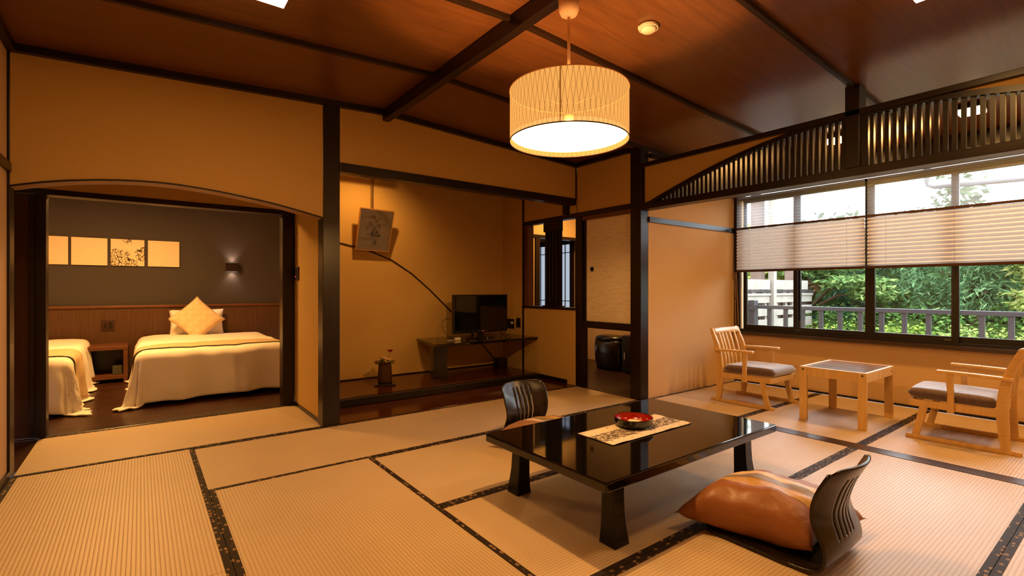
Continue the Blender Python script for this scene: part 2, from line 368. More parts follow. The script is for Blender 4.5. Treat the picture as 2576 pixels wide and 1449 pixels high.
# cornices
def corn(n, x0, x1, y0, y1, lab):
    struct(n, MB().prism([(x0, CZ(x0)-.045), (x1, CZ(x1)-.045), (x1, CZ(x1)), (x0, CZ(x0))], 'y', y0, y1), BEAMX, lab, 'cornice')
corn('trim_4', -.606, 1.65, 3.99, 4.03, 'dark cornice strip above the arched bedroom recess wall')
corn('trim_5', 1.712, 3.95, 3.99, 4.03, 'dark cornice strip above the wall over the display alcove')
struct('trim_6', MB().box(3.91, 3.95, 3.25, 3.99, 2.475, 2.525), BEAMY, 'dark cornice strip above the sliding cupboard', 'cornice')
struct('trim_7', MB().box(-.62, -.58, -.55, 3.99, 2.475, 2.522), BEAMY, 'dark cornice strip along the top of the left wall', 'cornice')
struct('trim_8', MB().box(4.07, 5.69, 3.08, 3.12, 2.42, 2.46), BEAMX, 'dark cornice strip at the top of the end wall beside the windows', 'cornice')

# ---- walls of the main room
archp = [(-.606, 1.705), (-.549, 1.722), (-.464, 1.745), (-.358, 1.768), (-.209, 1.792), (-.111, 1.803), (-.01, 1.811), (.096, 1.815), (.2, 1.814), (.32, 1.806), (.44, 1.796), (.563, 1.781), (.7, 1.763), (.828, 1.742), (.94, 1.72), (1.058, 1.695), (1.155, 1.673)]
struct('wall_back', MB().strip(archp, [(x, CZ(x)) for x, z in archp], 'y', 4.03, 4.18), PLASTER, 'ochre plaster wall with an arched lower edge above the bedroom recess', 'wall', weld=False)
struct('trim_9', MB().strip([(x, z-.008) for x, z in archp], archp, 'y', 4.04, 4.182), wood('pale_soffit_wood', lin(140, 104, 70), lin(160, 120, 82), (1, 12, 12), .5, .3), 'pale curved soffit board under the arched plaster wall', 'arch trim')
struct('trim_39', MB().strip([(x, z-.010) for x, z in archp], archp, 'y', 4.022, 4.0399), BLACKM, 'thin dark curved edging along the front of the plaster arch', 'arch trim')
struct('wall_back', MB().prism([(1.29, 2.13), (3.95, 2.13), (3.95, CZ(3.95)), (1.68, CZ(1.68)), (1.29, CZ(1.29))], 'y', 4.03, 4.12), PLASTER, 'ochre plaster wall above the display alcove opening', 'wall')
struct('trim_10', MB().box(1.155, 1.29, 4.03, 4.165, 0, 2.60), PILLAR, 'thick dark pillar between the bedroom recess and the display alcove', 'pillar', bevel=.004)
struct('trim_11', MB().box(1.291, 3.951, 4.022, 4.125, 2.055, 2.13), BEAMX, 'dark lintel beam across the top of the display alcove', 'beam', bevel=.003)
struct('trim_12', MB().box(3.90, 3.972, 4.13, 4.20, 1.966, 2.13), PILLAR, 'short dark hanging post at the corner of the display alcove', 'post', bevel=.003)
struct('wall_left', MB().box(-.72, -.62, -.65, 4.03, 0, 2.60), PLASTER2, 'plain plaster wall at the left edge of the room', 'wall')
struct('trim_13', MB().box(-.62, -.60, -.55, 4.03, 1.78, 1.83), BEAMY, 'dark horizontal rail fixed along the left wall', 'rail')
struct('trim_14', MB().box(-.66, -.607, 4.03, 4.155, 0, 2.55), PILLAR, 'slim dark corner post at the left of the arched recess', 'post', bevel=.003)
struct('baseboard_left', MB().box(-.62, -.607, -.55, 4.03, 0, .045), BEAMY, 'dark baseboard along the foot of the left wall', 'baseboard')
struct('wall_front', MB().box(-.72, 5.85, -.65, -.55, 0, 2.66), PLASTER, 'plaster wall behind the viewer', 'wall')
# recess in front of the bedroom
struct('wall_recess', MB().box(1.175, 1.30, 4.166, 5.13, 0, 2.05), PLASTER, 'narrow plaster side wall inside the bedroom recess, right of the opening', 'wall')
struct('baseboard_recess', MB().box(1.165, 1.175, 4.166, 4.999, 0, .03), BEAMY, 'thin dark baseboard inside the bedroom recess', 'baseboard')
struct('wall_recess', MB().box(-1.05, 1.175, 5.0, 5.12, 1.845, 2.05), PLASTER, 'plaster strip above the bedroom opening', 'wall')
struct('ceiling', MB().box(-1.10, 1.30, 4.181, 5.12, 2.05, 2.08), CEIL, 'small board ceiling inside the bedroom recess', 'ceiling')
struct('wall_recess', MB().box(-1.12, -1.0, 4.04, 5.12, 0, 2.05), PLASTER, 'hidden plaster side wall at the left end of the bedroom recess', 'wall')
struct('wall_recess', MB().box(-1.0, -.661, 4.04, 4.15, 0, 2.6), PLASTER, 'short plaster return beside the slim corner post', 'wall')
d1 = thing('door_1', 'dark stained sliding door leaf parked left of the bedroom opening', 'door', (-.8, 5.03, 0), kind='structure')
box('panel', (-.99, -.622, 5.02, 5.045, .005, 1.80), wood('door_panel_wood', lin(44, 20, 12), lin(66, 30, 16), (14, 14, .7), .4, .4), d1, bevel=.002)
box('stile', (-.655, -.622, 5.008, 5.05, .005, 1.80), BEAMY, d1, bevel=.002)
struct('trim_15', MB().box(-1.0, 1.175, 4.995, 5.125, 1.803, 1.845), BEAMX, 'dark lintel over the bedroom opening', 'lintel', bevel=.002)
struct('trim_16', MB().box(-.62, -.562, 4.995, 5.125, 0, 1.803), PILLAR, 'dark door post on the left of the bedroom opening', 'post', bevel=.003)
struct('trim_17', MB().box(1.065, 1.165, 4.995, 5.125, 0, 1.803), PILLAR, 'dark door post on the right of the bedroom opening', 'post', bevel=.003)

# ---- display alcove (tokonoma)
struct('floor', MB().box(1.29, 3.95, 4.037, 5.45, -.14, .006), REDWOOD, 'polished red-brown floorboard of the display alcove', 'floor', bevel=.002)
struct('trim_18', MB().box(1.291, 3.86, 4.55, 5.448, .006, .082), LACQ2, 'black front edge block of the raised display platform', 'platform', bevel=.008, seg=3)
struct('trim_19', MB().box(1.291, 3.84, 4.60, 5.448, .0821, .0865), REDWOOD, 'glossy red-brown top board of the raised display platform', 'board', bevel=.001)
struct('wall_alcove', MB().box(1.29, 3.95, 5.45, 5.57, 0, 2.52), PLASTER, 'ochre back wall of the display alcove', 'wall')
struct('wall_alcove', MB().box(1.20, 1.2905, 4.166, 5.45, 0, 2.52).box(1.20, 1.29, 5.131, 5.45, 0, 2.52), PLASTER, 'left inner side wall of the display alcove', 'wall')
struct('ceiling', MB().box(1.20, 4.06, 4.121, 5.57, 2.50, 2.53), CEIL, 'small board ceiling inside the display alcove', 'ceiling')
struct('baseboard_alcove', MB().box(1.29, 3.94, 5.437, 5.45, .08, .10), BEAMX, 'thin dark strip at the foot of the alcove back wall', 'baseboard')
struct('baseboard_alcove', MB().box(3.937, 3.95, 4.17, 5.437, .006, .052), BEAMY, 'dark strip at the foot of the alcove side wall', 'baseboard')
struct('wall_alcove', MB().box(3.95, 4.05, 5.0, 5.57, 0, 2.52), PLASTER, 'full-height part of the alcove side wall beside the television', 'wall')
struct('wall_alcove', MB().box(3.95, 4.04, 4.03, 5.0, 0, .862), PLASTER, 'low plaster wall under the inner opening beside the alcove', 'wall')
struct('wall_alcove', MB().box(3.95, 4.04, 4.03, 5.0, 1.966, 2.56), PLASTER, 'plaster panel above the inner opening beside the alcove', 'wall')
struct('trim_20', MB().box(3.938, 3.952, 4.975, 5.0, .05, 2.3), PILLAR, 'thin upright dark strip in the corner of the alcove side wall', 'trim')
struct('trim_21', MB().box(3.93, 4.06, 4.0, 5.0, .862, .888), BEAMY, 'dark ledge on top of the low wall beside the alcove', 'ledge', bevel=.002)
struct('trim_22', MB().box(3.942, 4.03, 3.24, 5.0, 1.915, 1.966), BEAMY, 'dark head rail above the inner opening and the sliding cupboard', 'rail', bevel=.002)
struct('trim_23', MB().box(3.945, 4.045, 3.935, 4.03, 0, 1.915), PILLAR, 'dark post at the end of the low wall beside the cupboard', 'post', bevel=.003)
struct('trim_24', MB().box(3.955, 4.045, 4.90, 5.0, .888, 1.915), CHEST, 'brown jamb at the far side of the inner opening', 'jamb')
fp = thing('trim_25', 'fluted dark decorative post standing in the inner opening', 'post', (3.99, 4.465, .888), kind='structure')
box('shaft', (3.975, 4.03, 4.34, 4.59, .888, 1.915), PILLAR, fp)
for i in range(4): box('flute', (3.955, 3.975, 4.365+i*.056, 4.395+i*.056, .93, 1.80), PILLAR, fp, bevel=.006)
box('cap', (3.950, 4.035, 4.335, 4.595, 1.80, 1.914), PILLAR, fp, bevel=.002)
box('foot', (3.950, 4.035, 4.30, 4.62, .889, .902), PILLAR, fp, bevel=.002)
struct('wall_right', MB().prism([(3.25, 1.966), (4.0, 1.966), (4.0, 2.54), (3.25, 2.54)], 'x', 3.95, 4.04), PLASTER, 'plaster panel above the sliding cupboard', 'wall')
struct('trim_26', MB().box(3.95, 4.07, 3.12, 3.25, 0, 2.53), PILLAR, 'dark pillar between the sliding cupboard and the window area', 'pillar', bevel=.004)
struct('trim_27', MB().box(3.941, 3.952, 4.02, 4.031, 2.13, 2.52), PILLAR, 'thin dark strip in the upper corner over the alcove', 'trim')

# bent decorative strip on the alcove wall
cv = [(1.30, 1.66), (1.52, 1.645), (1.752, 1.605), (2.05, 1.545), (2.344, 1.440), (2.60, 1.285), (2.83, 1.10), (3.0, .945), (3.15, .81), (3.35, .62), (3.616, .368), (3.80, .17), (3.86, .10)]
struct('trim_28', MB().tube([(x, 5.444, z) for x, z in cv], .008, 6), BLACKM, 'thin dark curved strip sweeping down the alcove back wall', 'trim', smooth=True)

# ---- hanging sliding cupboard + hall behind
cup = thing('wall_cupboard', 'hanging wall cupboard with a pale patterned sliding panel', 'cupboard', (3.99, 3.59, .67), kind=None)
box('carcass', (4.02, 4.62, 3.252, 3.93, .75, 1.914), BLACKM, cup)
box('bottom_board', (3.955, 4.64, 3.2505, 3.934, .672, .745), BEAMY, cup, bevel=.003)
def fusuma():
    t = NT('fusuma_paper'); b = t.bsdf(None, .85, .15); n = t.n('TexNoise'); n.inputs['Scale'].default_value = 1; n.inputs['Detail'].default_value = 4; n.inputs['Distortion'].default_value = 1
    t.l(t.coord((1, 9, 60)), n.inputs[0]); t.l(t.ramp(n.outputs[0], [(.35, (.76, .64, .48, 1)), (.65, (.88, .78, .62, 1))]), b.inputs['Base Color']); return t.m
fz = box('sliding_panel', (3.985, 4.019, 3.2505, 3.895, .746, 1.872), fusuma(), cup, bevel=.002)
make('finger_pull', MB().lathe([(.0001, 0), (.014, 0), (.014, .004), (.024, .007), (.026, .004), (.026, 0)], n=20, cap=False), BLACKM, None, smooth=True, org=(0, 0, 0))
fpull = bpy.data.objects['finger_pull']; fpull.parent = fz; fpull.location = Vector((3.985, 3.81, 1.322))-ORG[cup.name]; fpull.rotation_euler = (0, -PI/2, 0)
box('head_track', (3.955, 4.02, 3.2505, 3.934, 1.873, 1.914), CHEST, cup)
box('side_stile', (3.975, 4.02, 3.896, 3.934, .746, 1.872), PILLAR, cup)
hf = struct('floor', MB().box(3.95, 5.66, 3.24, 4.03, -.14, -.03).box(4.045, 5.66, 4.03, 7.0, -.14, -.03), HALLW, 'dark plank floor of the hall beyond the cupboard', 'floor')
k = 0
for i in range(15):
    x = 3.952+i*.114
    for j, (ya, yb) in enumerate(((3.252, 4.3), (4.3, 5.5), (5.5, 6.9))):
        if x < 4.04 and yb > 4.03:
            if ya < 4: yb = 3.934
            else: continue
        box('floorboard', (x+.001, min(x+.113, 5.65), ya+.001, yb-.001, -.029, 0), HALLW, hf)
struct('wall_hall', MB().box(5.65, 5.75, 3.24, 5.55, 0, 2.45), BROWNWALL, 'plaster side wall of the hall behind the cupboard', 'wall')
struct('wall_hall', MB().box(4.05, 4.64, 5.60, 5.68, 0, 1.865).box(4.05, 5.65, 5.60, 5.68, 1.91, 2.45), BROWNWALL, 'orange-lit plaster wall seen through the inner opening', 'wall')
struct('wall_hall', MB().box(4.05, 5.75, 6.95, 7.05, 0, 2.45).box(4.05, 4.12, 5.69, 6.95, 0, 2.45), PLASTER2, 'far end wall of the hall', 'wall')
struct('ceiling', MB().box(4.04, 5.75, 3.24, 7.05, 2.45, 2.48), CEIL, 'board ceiling of the hall', 'ceiling')
struct('trim_29', MB().box(4.05, 5.65, 5.585, 5.69, 1.865, 1.91), BEAMX, 'dark lintel in the hall seen through the inner opening', 'lintel')
struct('trim_30', MB().box(4.66, 4.74, 5.59, 5.69, 0, 1.865), PILLAR, 'dark post in the hall left of the paper window', 'post')
struct('trim_31', MB().box(5.56, 5.65, 5.50, 5.69, 0, 1.865), BEAMY, 'brown door post in the hall right of the paper window', 'post')
wdj = thing('window_1', 'paper shoji window with a painted-in daylight glow at the end of the hall', 'window', (5.63, 6.3, .7), kind='structure')
box('paper', (5.640, 5.645, 5.87, 6.75, .78, 1.85), SHOJI, wdj)
box('frame', (5.61, 5.645, 5.80, 5.87, .74, 1.92), BEAMY, wdj); box('frame', (5.61, 5.645, 6.75, 6.82, .74, 1.92), BEAMY, wdj)
box('frame', (5.61, 5.645, 5.87, 6.75, 1.84, 1.92), BEAMY, wdj); box('frame', (5.61, 5.645, 5.87, 6.75, .70, .78), BEAMY, wdj)
for i in range(1, 7): box('muntin', (5.628, 5.642, 5.87+i*.125, 5.882+i*.125, .78, 1.84), BLACKM, wdj)
for z in (.90, 1.70): box('muntin', (5.627, 5.641, 5.87, 6.75, z, z+.012), BLACKM, wdj)
struct('wall_hall', MB().box(5.65, 5.75, 5.55, 6.95, 0, 2.45), BROWNWALL, 'hall wall that holds the paper window', 'wall')
d2 = thing('door_handle_rod', 'slim metal door rod hanging beside the paper window', 'door rod', (5.5, 5.49, .9))
make('rod', MB().tube([(5.545, 5.47, 1.70), (5.545, 5.47, 1.62)], .005).tube([(5.545, 5.46, 1.47), (5.545, 5.46, .95)], .009), METAL, d2, smooth=True)
box('grip', (5.53, 5.56, 5.45, 5.48, 1.50, 1.62), WHITEP, d2, bevel=.004)
box('bracket', (5.53, 5.57, 5.40, 5.50, 1.42, 1.437), METAL, d2, bevel=.002)

# ---- window area shell
struct('wall_right', MB().box(5.73, 5.85, -.65, 3.24, 0, .565), PLASTER2, 'low plaster wall under the row of windows', 'wall')
struct('wall_right', MB().box(5.73, 5.85, -.65, 3.24, 2.25, 2.46).box(5.73, 5.85, 3.05, 3.24, .565, 2.25), PLASTER2, 'plaster wall around the head of the windows', 'wall')
struct('wall_end', MB().prism([(4.07, 0), (5.73, 0), (5.73, CZ(5.73)), (4.07, CZ(4.07))], 'y', 3.12, 3.24), PLASTER2, 'rose-tinted plaster end wall of the window area', 'wall')
struct('trim_32', MB().box(4.07, 5.70, 3.103, 3.12, 1.775, 1.828), BEAMX, 'dark horizontal rail on the end wall of the window area', 'rail')
struct('baseboard_right', MB().box(5.712, 5.73, -.55, 3.12, 0, .02), BEAMY, 'thin dark baseboard under the windows', 'baseboard')
struct('trim_33', MB().box(5.655, 5.75, -.55, 3.12, .568, .608), SILLW, 'dark wooden window sill', 'window sill', bevel=.004)
struct('trim_34', MB().box(5.60, 5.73, -.55, 3.12, 2.20, 2.41), BEAMY, 'dark board above the windows that hides the blind heads', 'header board')
struct('trim_35', MB().box(5.69, 5.725, 3.05, 3.102, .608, 2.20), BLACKM, 'dark upright trim at the end of the windows', 'trim')

# ---- windows (four sliding sashes)
wn_ = thing('window_2', 'row of dark-framed sliding glass windows facing the garden', 'window', (5.77, 1.7, .608), kind='structure')
box('bottom_track', (5.69, 5.82, -.55, 3.05, .609, .632), DARKMET, wn_, bevel=.002)
box('head_track', (5.74, 5.82, -.55, 3.05, 2.16, 2.199), DARKMET, wn_)
SASH = [(3.03, 2.39, 5.75), (2.45, 1.74, 5.715), (1.74, 1.08, 5.715), (1.14, .44, 5.75), (.50, -.16, 5.715), (-.10, -.54, 5.75)]
for (ya, yb, x) in SASH:
    st = .034
    f = box('sash_stile', (x, x+.03, ya-st-.006, ya, .632, 2.16), DARKMET, wn_, bevel=.002)
    f = box('sash_stile', (x, x+.03, yb, yb+st+.006, .632, 2.16), DARKMET, wn_, bevel=.002)
    box('sash_rail', (x, x+.03, yb+st, ya-st, .632, .682), DARKMET, wn_, bevel=.002)
    box('sash_rail', (x, x+.03, yb+st, ya-st, 2.12, 2.16), DARKMET, wn_, bevel=.002)
    box('pane', (x+.013, x+.017, yb+st, ya-st, .682, 2.12), GLASS, wn_)
for y in (2.40, 1.16): box('latch', (5.70, 5.716, y-.03, y+.02, .64, .66), GREYMET, wn_, bevel=.002)

# ---- ranma: arched lattice transom
def az(y): d = y-1.25; return 2.333-.135*d*d+.0055*d**4
rn = thing('trim_36', 'dark arched lattice transom spanning the opening to the window area', 'transom', (4.0, 1.25, 1.886), kind='structure')
box('lower_rail', (3.945, 4.075, -.55, 3.12, 1.886, 1.945), BEAMY, rn, bevel=.003)
box('upper_rail', (3.945, 4.065, -.55, 3.12, 2.305, 2.345), BEAMY, rn, bevel=.003)
box('end_post', (3.955, 4.06, 3.088, 3.12, 1.945, 2.305), PILLAR, rn)
box('centre_post', (3.945, 4.07, 1.262, 1.349, 1.945, 2.517), PILLAR, rn, bevel=.003)
box('inner_post', (3.965, 4.06, 1.222, 1.262, 1.945, 2.305), PILLAR, rn)
ys = np.linspace(3.088, -.55, 60)
hi = [(y, min(az(y), 2.3049)) for y in ys]; lo = [(y, max(1.9452, min(az(y), 2.325)-.036)) for y in ys]
make('arched_frame', MB().strip([(y, max(z, 1.946)) for y, z in lo], [(a[0], max(a[1], b[1]+.002)) for a, b in zip(hi, lo)], 'x', 3.962, 4.04), PILLAR, rn)
make('plaster_infill', MB().strip(hi, [(y, 2.3049) for y in ys], 'x', 3.975, 4.02), PLASTER, rn)
y = 2.90
while y > -.5:
    zt = min(az(y), 2.325)-.034
    if zt > 1.955 and not (1.215 < y < 1.36): box('slat', (3.978, 4.012, y-.011, y+.011, 1.944, zt+.002), BEAMY, rn)
    y -= .0425

# ---- bedroom shell
bf = struct('floor', MB().box(-2.7, 2.1, 5.12, 7.95, -.14, -.03), FLOORW, 'dark plank floor of the bedroom', 'floor')
rw = random.Random(3)
for i in range(24):
    y0 = 5.132+i*.118
    x = -2.2-rw.random()*.9
    while x < 2.0:
        L = .95
        if x+L > -2.2: box('floorboard', (max(x, -2.2)+.0012, min(x+L, 2.05)-.0012, y0+.001, y0+.117, -.029, 0), FLOORW, bf)
        x += L
struct('wall_bedroom', MB().box(-2.7, 2.1, 7.95, 8.05, 0, 2.35), GREYWALL, 'dark grey papered wall at the head of the beds', 'wall')
struct('wall_bedroom', MB().box(-2.8, -2.7, 5.12, 8.05, 0, 2.35), BROWNWALL, 'left side wall of the bedroom', 'wall')
struct('wall_bedroom', MB().box(2.1, 2.2, 5.58, 8.05, 0, 2.35), BROWNWALL, 'right side wall of the bedroom', 'wall')
struct('wall_bedroom', MB().box(-2.7, -1.06, 5.0, 5.12, 0, 2.35).box(-1.05, 1.19, 5.125, 5.2, 1.85, 2.35), BROWNWALL, 'bedroom side of the wall with the wide opening', 'wall')
struct('ceiling', MB().box(-2.8, 2.2, 5.12, 8.05, 2.35, 2.4), plain('bedroom_ceiling', (.55, .45, .34, 1), .9, .1), 'plain ceiling of the bedroom', 'ceiling')
struct('trim_37', MB().box(-2.7, 2.1, 7.915, 7.95, .0, .865), HEADB, 'wood veneer headboard panelling behind the beds', 'panelling')
struct('trim_38', MB().box(-2.7, 2.1, 7.895, 7.95, .865, .895), CHEST, 'reddish wooden cap rail on the headboard panelling', 'rail', bevel=.003)


# ================================================================ BEDROOM OBJECTS
def drape(mb, x0, x1, y0, y1, zt, a0, a1, b0, b1, nu, nv, off=0, seed=0, flare=.10, left=True, right=True, amp=.03):
    """sheet over a mattress: a = distance across, b = distance along from the foot; overhangs fall and ripple"""
    rr = .07
    def fn(u, v):
        a = a0+(a1-a0)*u; b = b0+(b1-b0)*v; w = x1-x0
        ox = a if a < 0 else (a-w if a > w else 0); oy = b if b < 0 else 0
        bx = x0+min(max(a, 0), w); by = y0+max(b, 0); r = math.hypot(ox, oy)
        n1 = noise.noise(Vector((a*2.2+seed, b*2.2, seed*1.7))); n2 = noise.noise(Vector((a*7+seed, b*7, 3)))
        z = zt+.022*n1+.008*n2-.015*(abs(a-w/2)/(w/2))**4 if True else zt
        if r < 1e-6: return Vector((bx, by, z+off))
        dx, dy = ox/r, oy/r
        if r < rr*PI/2: out, drop = rr*math.sin(r/rr), rr*(1-math.cos(r/rr))
        else: out, drop = rr+(r-rr*PI/2)*flare, rr+(r-rr*PI/2)*.985
        tang = a*dy-b*dx+math.atan2(dy, dx)*.25
        k = min(1, drop/.4)
        out += k*(amp*math.sin(tang*11+seed*2)+amp*.7*math.sin(tang*23+seed*5)+.02*n1) + .012*n2
        if abs(dx*dy) > .05: out += k*.05*abs(dx*dy)*2*math.sin(math.atan2(dy, dx)*9)
        z -= drop; zmin = .012+.02*abs(n2)
        if z < zmin: out += (zmin-z)*.8; z = zmin
        return Vector((bx+dx*(out+off), by+dy*(out+off), z+off*.7))
    return mb.grid(fn, nu, nv)
SCARF = None
def scarfmat():
    t = NT('bed_scarf_fabric'); b = t.bsdf(None, .7, .3); v = t.n('TexNoise'); v.inputs['Scale'].default_value = 2.2; v.inputs['Detail'].default_value = 1; v.inputs['Distortion'].default_value = 2.5
    t.l(t.coord((4, 9, 4)), v.inputs[0]); t.l(t.ramp(v.outputs[0], [(.44, (.60, .44, .25, 1)), (.5, (.72, .55, .34, 1)), (.56, (.60, .44, .25, 1))]), b.inputs['Base Color']); return t.m
SCARF = scarfmat()
def bed(x0, x1, y0, y1, zt, lab, dlab, slab, seed, la, ra):
    t = thing('bed', lab, 'bed', ((x0+x1)/2, y0, 0), 'the two single beds')
    box('bed_base', (x0+.04, x1-.04, y0+.05, y1-.06, .05, .26), LACQ2, t, bevel=.01)
    for i in (0, 1):
        for j in (0, 1): box('leg', (x0+.1+i*(x1-x0-.28), x0+.18+i*(x1-x0-.28), y0+.12+j*(y1-y0-.3), y0+.2+j*(y1-y0-.3), 0, .05), LACQ2, t)
    box('mattress', (x0+.01, x1-.01, y0+.01, y1-.055, .26, zt-.05), WHITEFAB, t, bevel=.04, seg=3)
    d = make('duvet', drape(MB(), x0, x1, y0, y1, zt, -la, x1-x0+ra, -.50, y1-y0-.10, 90, 110, seed=seed), WHITEFAB, smooth=True, solid=.012, label=dlab, cat='duvet', group='white duvets', org=((x0+x1)/2, y0, 0))
    s = make('bed_scarf', drape(MB(), x0, x1, y0, y1, zt, -la*.9, x1-x0+ra*.9, .17, .74, 80, 14, off=.012, seed=seed), SCARF, smooth=True, solid=.004, label=slab, cat='bed runner', group='bed runners', org=((x0+x1)/2, y0+.4, 0))
    make('piping', drape(MB(), x0, x1, y0, y1, zt, -la*.9, x1-x0+ra*.9, .158, .170, 80, 1, off=.015, seed=seed), BLACKP, s, smooth=True, solid=.004)
    return t
bed(.03, 1.30, 5.82, 7.90, .50, 'single bed with a standing white pillow, behind the bedroom opening', 'white duvet on the bed that carries the diamond cushion', 'gold bed runner across the foot of the bed with the cushion', 1.0, .44, .40)
bed(-1.85, -.56, 5.82, 7.90, .50, 'single bed cut off by the left door post of the bedroom opening', 'white duvet on the bed beside the left door post', 'gold bed runner on the bed beside the left door post', 4.2, .42, .45)

def pillow_pts(w, h, t, pinch=.10, n=18, seed=0, wr=.0):
    def surf(sgn):
        def fn(u, v):
            a, b = 2*u-1, 2*v-1
            x = a*w/2*(1-pinch*(1-b*b)*a*a); y = b*h/2*(1-pinch*(1-a*a)*b*b)
            z = sgn*t/2*max(0, (1-a**4)*(1-b**4))**.55
            z += sgn*wr*noise.noise(Vector((a*3+seed, b*3, sgn)))*(1-max(abs(a), abs(b))**6)
            return Vector((x, y, z))
        return fn
    return surf
def pillow(name, M, w, h, t, mat, pinch=.1, n=18, parent=None, seed=0, wr=.01, org=None, **k):
    mb = MB(); s = pillow_pts(w, h, t, pinch, n, seed, wr)
    for sg in (1, -1): mb.grid(lambda u, v: M @ s(sg)(u, v), n, n)
    o = make(name, mb, mat, parent, smooth=True, weld=True, org=org, **k)
    uv = o.data.uv_layers.new(name='uv'); inv = M.inverted(); og = ORG[o.name]
    co_ = [inv @ (v.co+og) for v in o.data.vertices]
    for lp in o.data.loops: p = co_[lp.vertex_index]; uv.data[lp.index].uv = (p.x/w+.5, p.y/h+.5)
    return o
def shippo():
    t = NT('cushion_circle_pattern'); b = t.bsdf(None, .7, .3); tc = t.n('TexCoord'); sp = t.n('SeparateXYZ'); t.l(tc.outputs['UV'], sp.inputs[0])
    def ring(ox, oy):
        x = t.math('SUBTRACT', t.math('FRACT', t.math('ADD', t.math('MULTIPLY', sp.outputs[0], 4.2), ox)), .5); y = t.math('SUBTRACT', t.math('FRACT', t.math('ADD', t.math('MULTIPLY', sp.outputs[1], 4.2), oy)), .5)
        d = t.math('SQRT', t.math('ADD', t.math('MULTIPLY', x, x), t.math('MULTIPLY', y, y))); return t.math('LESS_THAN', d, .5)
    s = t.math('MULTIPLY', t.math('ADD', ring(0, 0), ring(.5, .28)), .5)
    t.l(t.ramp(s, [(.2, (.68, .49, .28, 1)), (.5, (.80, .60, .37, 1)), (.9, (.72, .53, .31, 1))]), b.inputs['Base Color']); return t.m
M = Matrix.Translation((.60, 7.80, .655)) @ Matrix.Rotation(R(78), 4, 'X')
pillow('pillow', M, .62, .36, .14, WHITEFAB, .06, label='white pillow standing against the headboard panelling', cat='pillow', org=(.6, 7.78, .48))
M = Matrix.Translation((.585, 7.60, .712)) @ Matrix.Rotation(R(66), 4, 'X') @ Matrix.Rotation(R(43), 4, 'Z')
pillow('cushion', M, .46, .46, .13, shippo(), .08, label='gold diamond-turned cushion with interlocking circles leaning on the pillow', cat='cushion', org=(.585, 7.6, .5))
ns = thing('nightstand', 'brown open-front nightstand between the two beds', 'nightstand', (-.35, 7.6, 0))
box('top', (-.575, -.125, 7.42, 7.89, .385, .43), CHEST, ns, bevel=.004)
for x in (-.573, -.167): box('side_panel', (x, x+.04, 7.425, 7.89, .0, .385), CHEST, ns, bevel=.002)
box('shelf', (-.533, -.167, 7.425, 7.89, .045, .085), CHEST, ns); box('back_panel', (-.533, -.167, 7.86, 7.888, .085, .385), LACQ2, ns)
tb = thing('tissue_box', 'small box on the shelf inside the nightstand', 'box', (-.22, 7.55, .086))
box('body', (-.27, -.18, 7.50, 7.62, .086, .19), plain('dull_green', lin(70, 66, 44), .6), tb, bevel=.004); box('lid', (-.262, -.19, 7.51, 7.61, .1905, .2), BLACKM, tb)
sp_ = thing('outlet_panel', 'dark outlet panel on the headboard above the nightstand', 'outlet', (-.33, 7.91, .58))
box('plate', (-.392, -.265, 7.905, 7.9149, .583, .716), SWITCHB, sp_, bevel=.002); box('knob', (-.362, -.342, 7.896, 7.905, .62, .67), BLACKM, sp_); box('socket', (-.32, -.285, 7.9, 7.905, .61, .69), BLACKM, sp_)
# canvases
def blot():
    t = NT('cracked_ink_print'); b = t.bsdf(None, .9, .1); c = t.coord()
    v = t.n('TexVoronoi'); v.feature = 'DISTANCE_TO_EDGE'; v.inputs['Scale'].default_value = 34
    nz = t.n('TexNoise'); nz.inputs['Scale'].default_value = 9; t.l(c, nz.inputs[0]); mx = t.n('Mix', data_type='RGBA'); mx.inputs[0].default_value = .06; t.l(c, mx.inputs[6]); t.l(nz.outputs['Color'], mx.inputs[7]); t.l(mx.outputs[2], v.inputs[0])
    edge = t.math('LESS_THAN', v.outputs['Distance'], .075)
    sp = t.n('SeparateXYZ'); t.l(c, sp.inputs[0])
    def disc(cx, cz, r, w=.25):
        x = t.math('SUBTRACT', sp.outputs[0], cx); z = t.math('SUBTRACT', sp.outputs[2], cz)
        d = t.math('SQRT', t.math('ADD', t.math('MULTIPLY', x, x), t.math('MULTIPLY', z, z)))
        d = t.math('ADD', d, t.math('MULTIPLY', t.math('SUBTRACT', nz.outputs[0], .5), .12)); return t.math('LESS_THAN', d, r)
    m = t.math('MAXIMUM', t.math('MAXIMUM', disc(-.09, .10, .115), disc(.155, .15, .09)), t.math('MAXIMUM', disc(.01, .33, .055), disc(.02, .01, .09)))
    f = t.math('MULTIPLY', edge, m); k = t.n('Mix', data_type='RGBA'); t.l(f, k.inputs[0]); k.inputs[6].default_value = (.80, .63, .42, 1); k.inputs[7].default_value = (.06, .04, .025, 1)
    t.l(k.outputs[2], b.inputs['Base Color']); return t.m
CV = [(-1.02, -.70, 'plain cream canvas panel, partly hidden by the left door post', CANVAS), (-.672, -.334, 'plain cream canvas panel between the hidden one and the printed one', CANVAS),
      (-.302, .036, 'cream canvas panel printed with cracked black blots', blot()), (.072, .41, 'plain cream canvas panel nearest the wall sconce', CANVAS)]
for x0, x1, lb, m in CV:
    o = box('canvas_panel', (x0, x1, 7.925, 7.9495, 1.396, 1.732), m, None, bevel=.002, label=lb, cat='wall art', group='row of square canvases')
sc = thing('wall_sconce', 'small box sconce lighting the grey wall up and down', 'wall lamp', (1.025, 7.95, 1.35))
box('housing', (.955, 1.10, 7.87, 7.876, 1.355, 1.468), BLACKM, sc); box('housing', (.955, .961, 7.876, 7.9495, 1.355, 1.468), BLACKM, sc); box('housing', (1.094, 1.10, 7.876, 7.9495, 1.355, 1.468), BLACKM, sc)
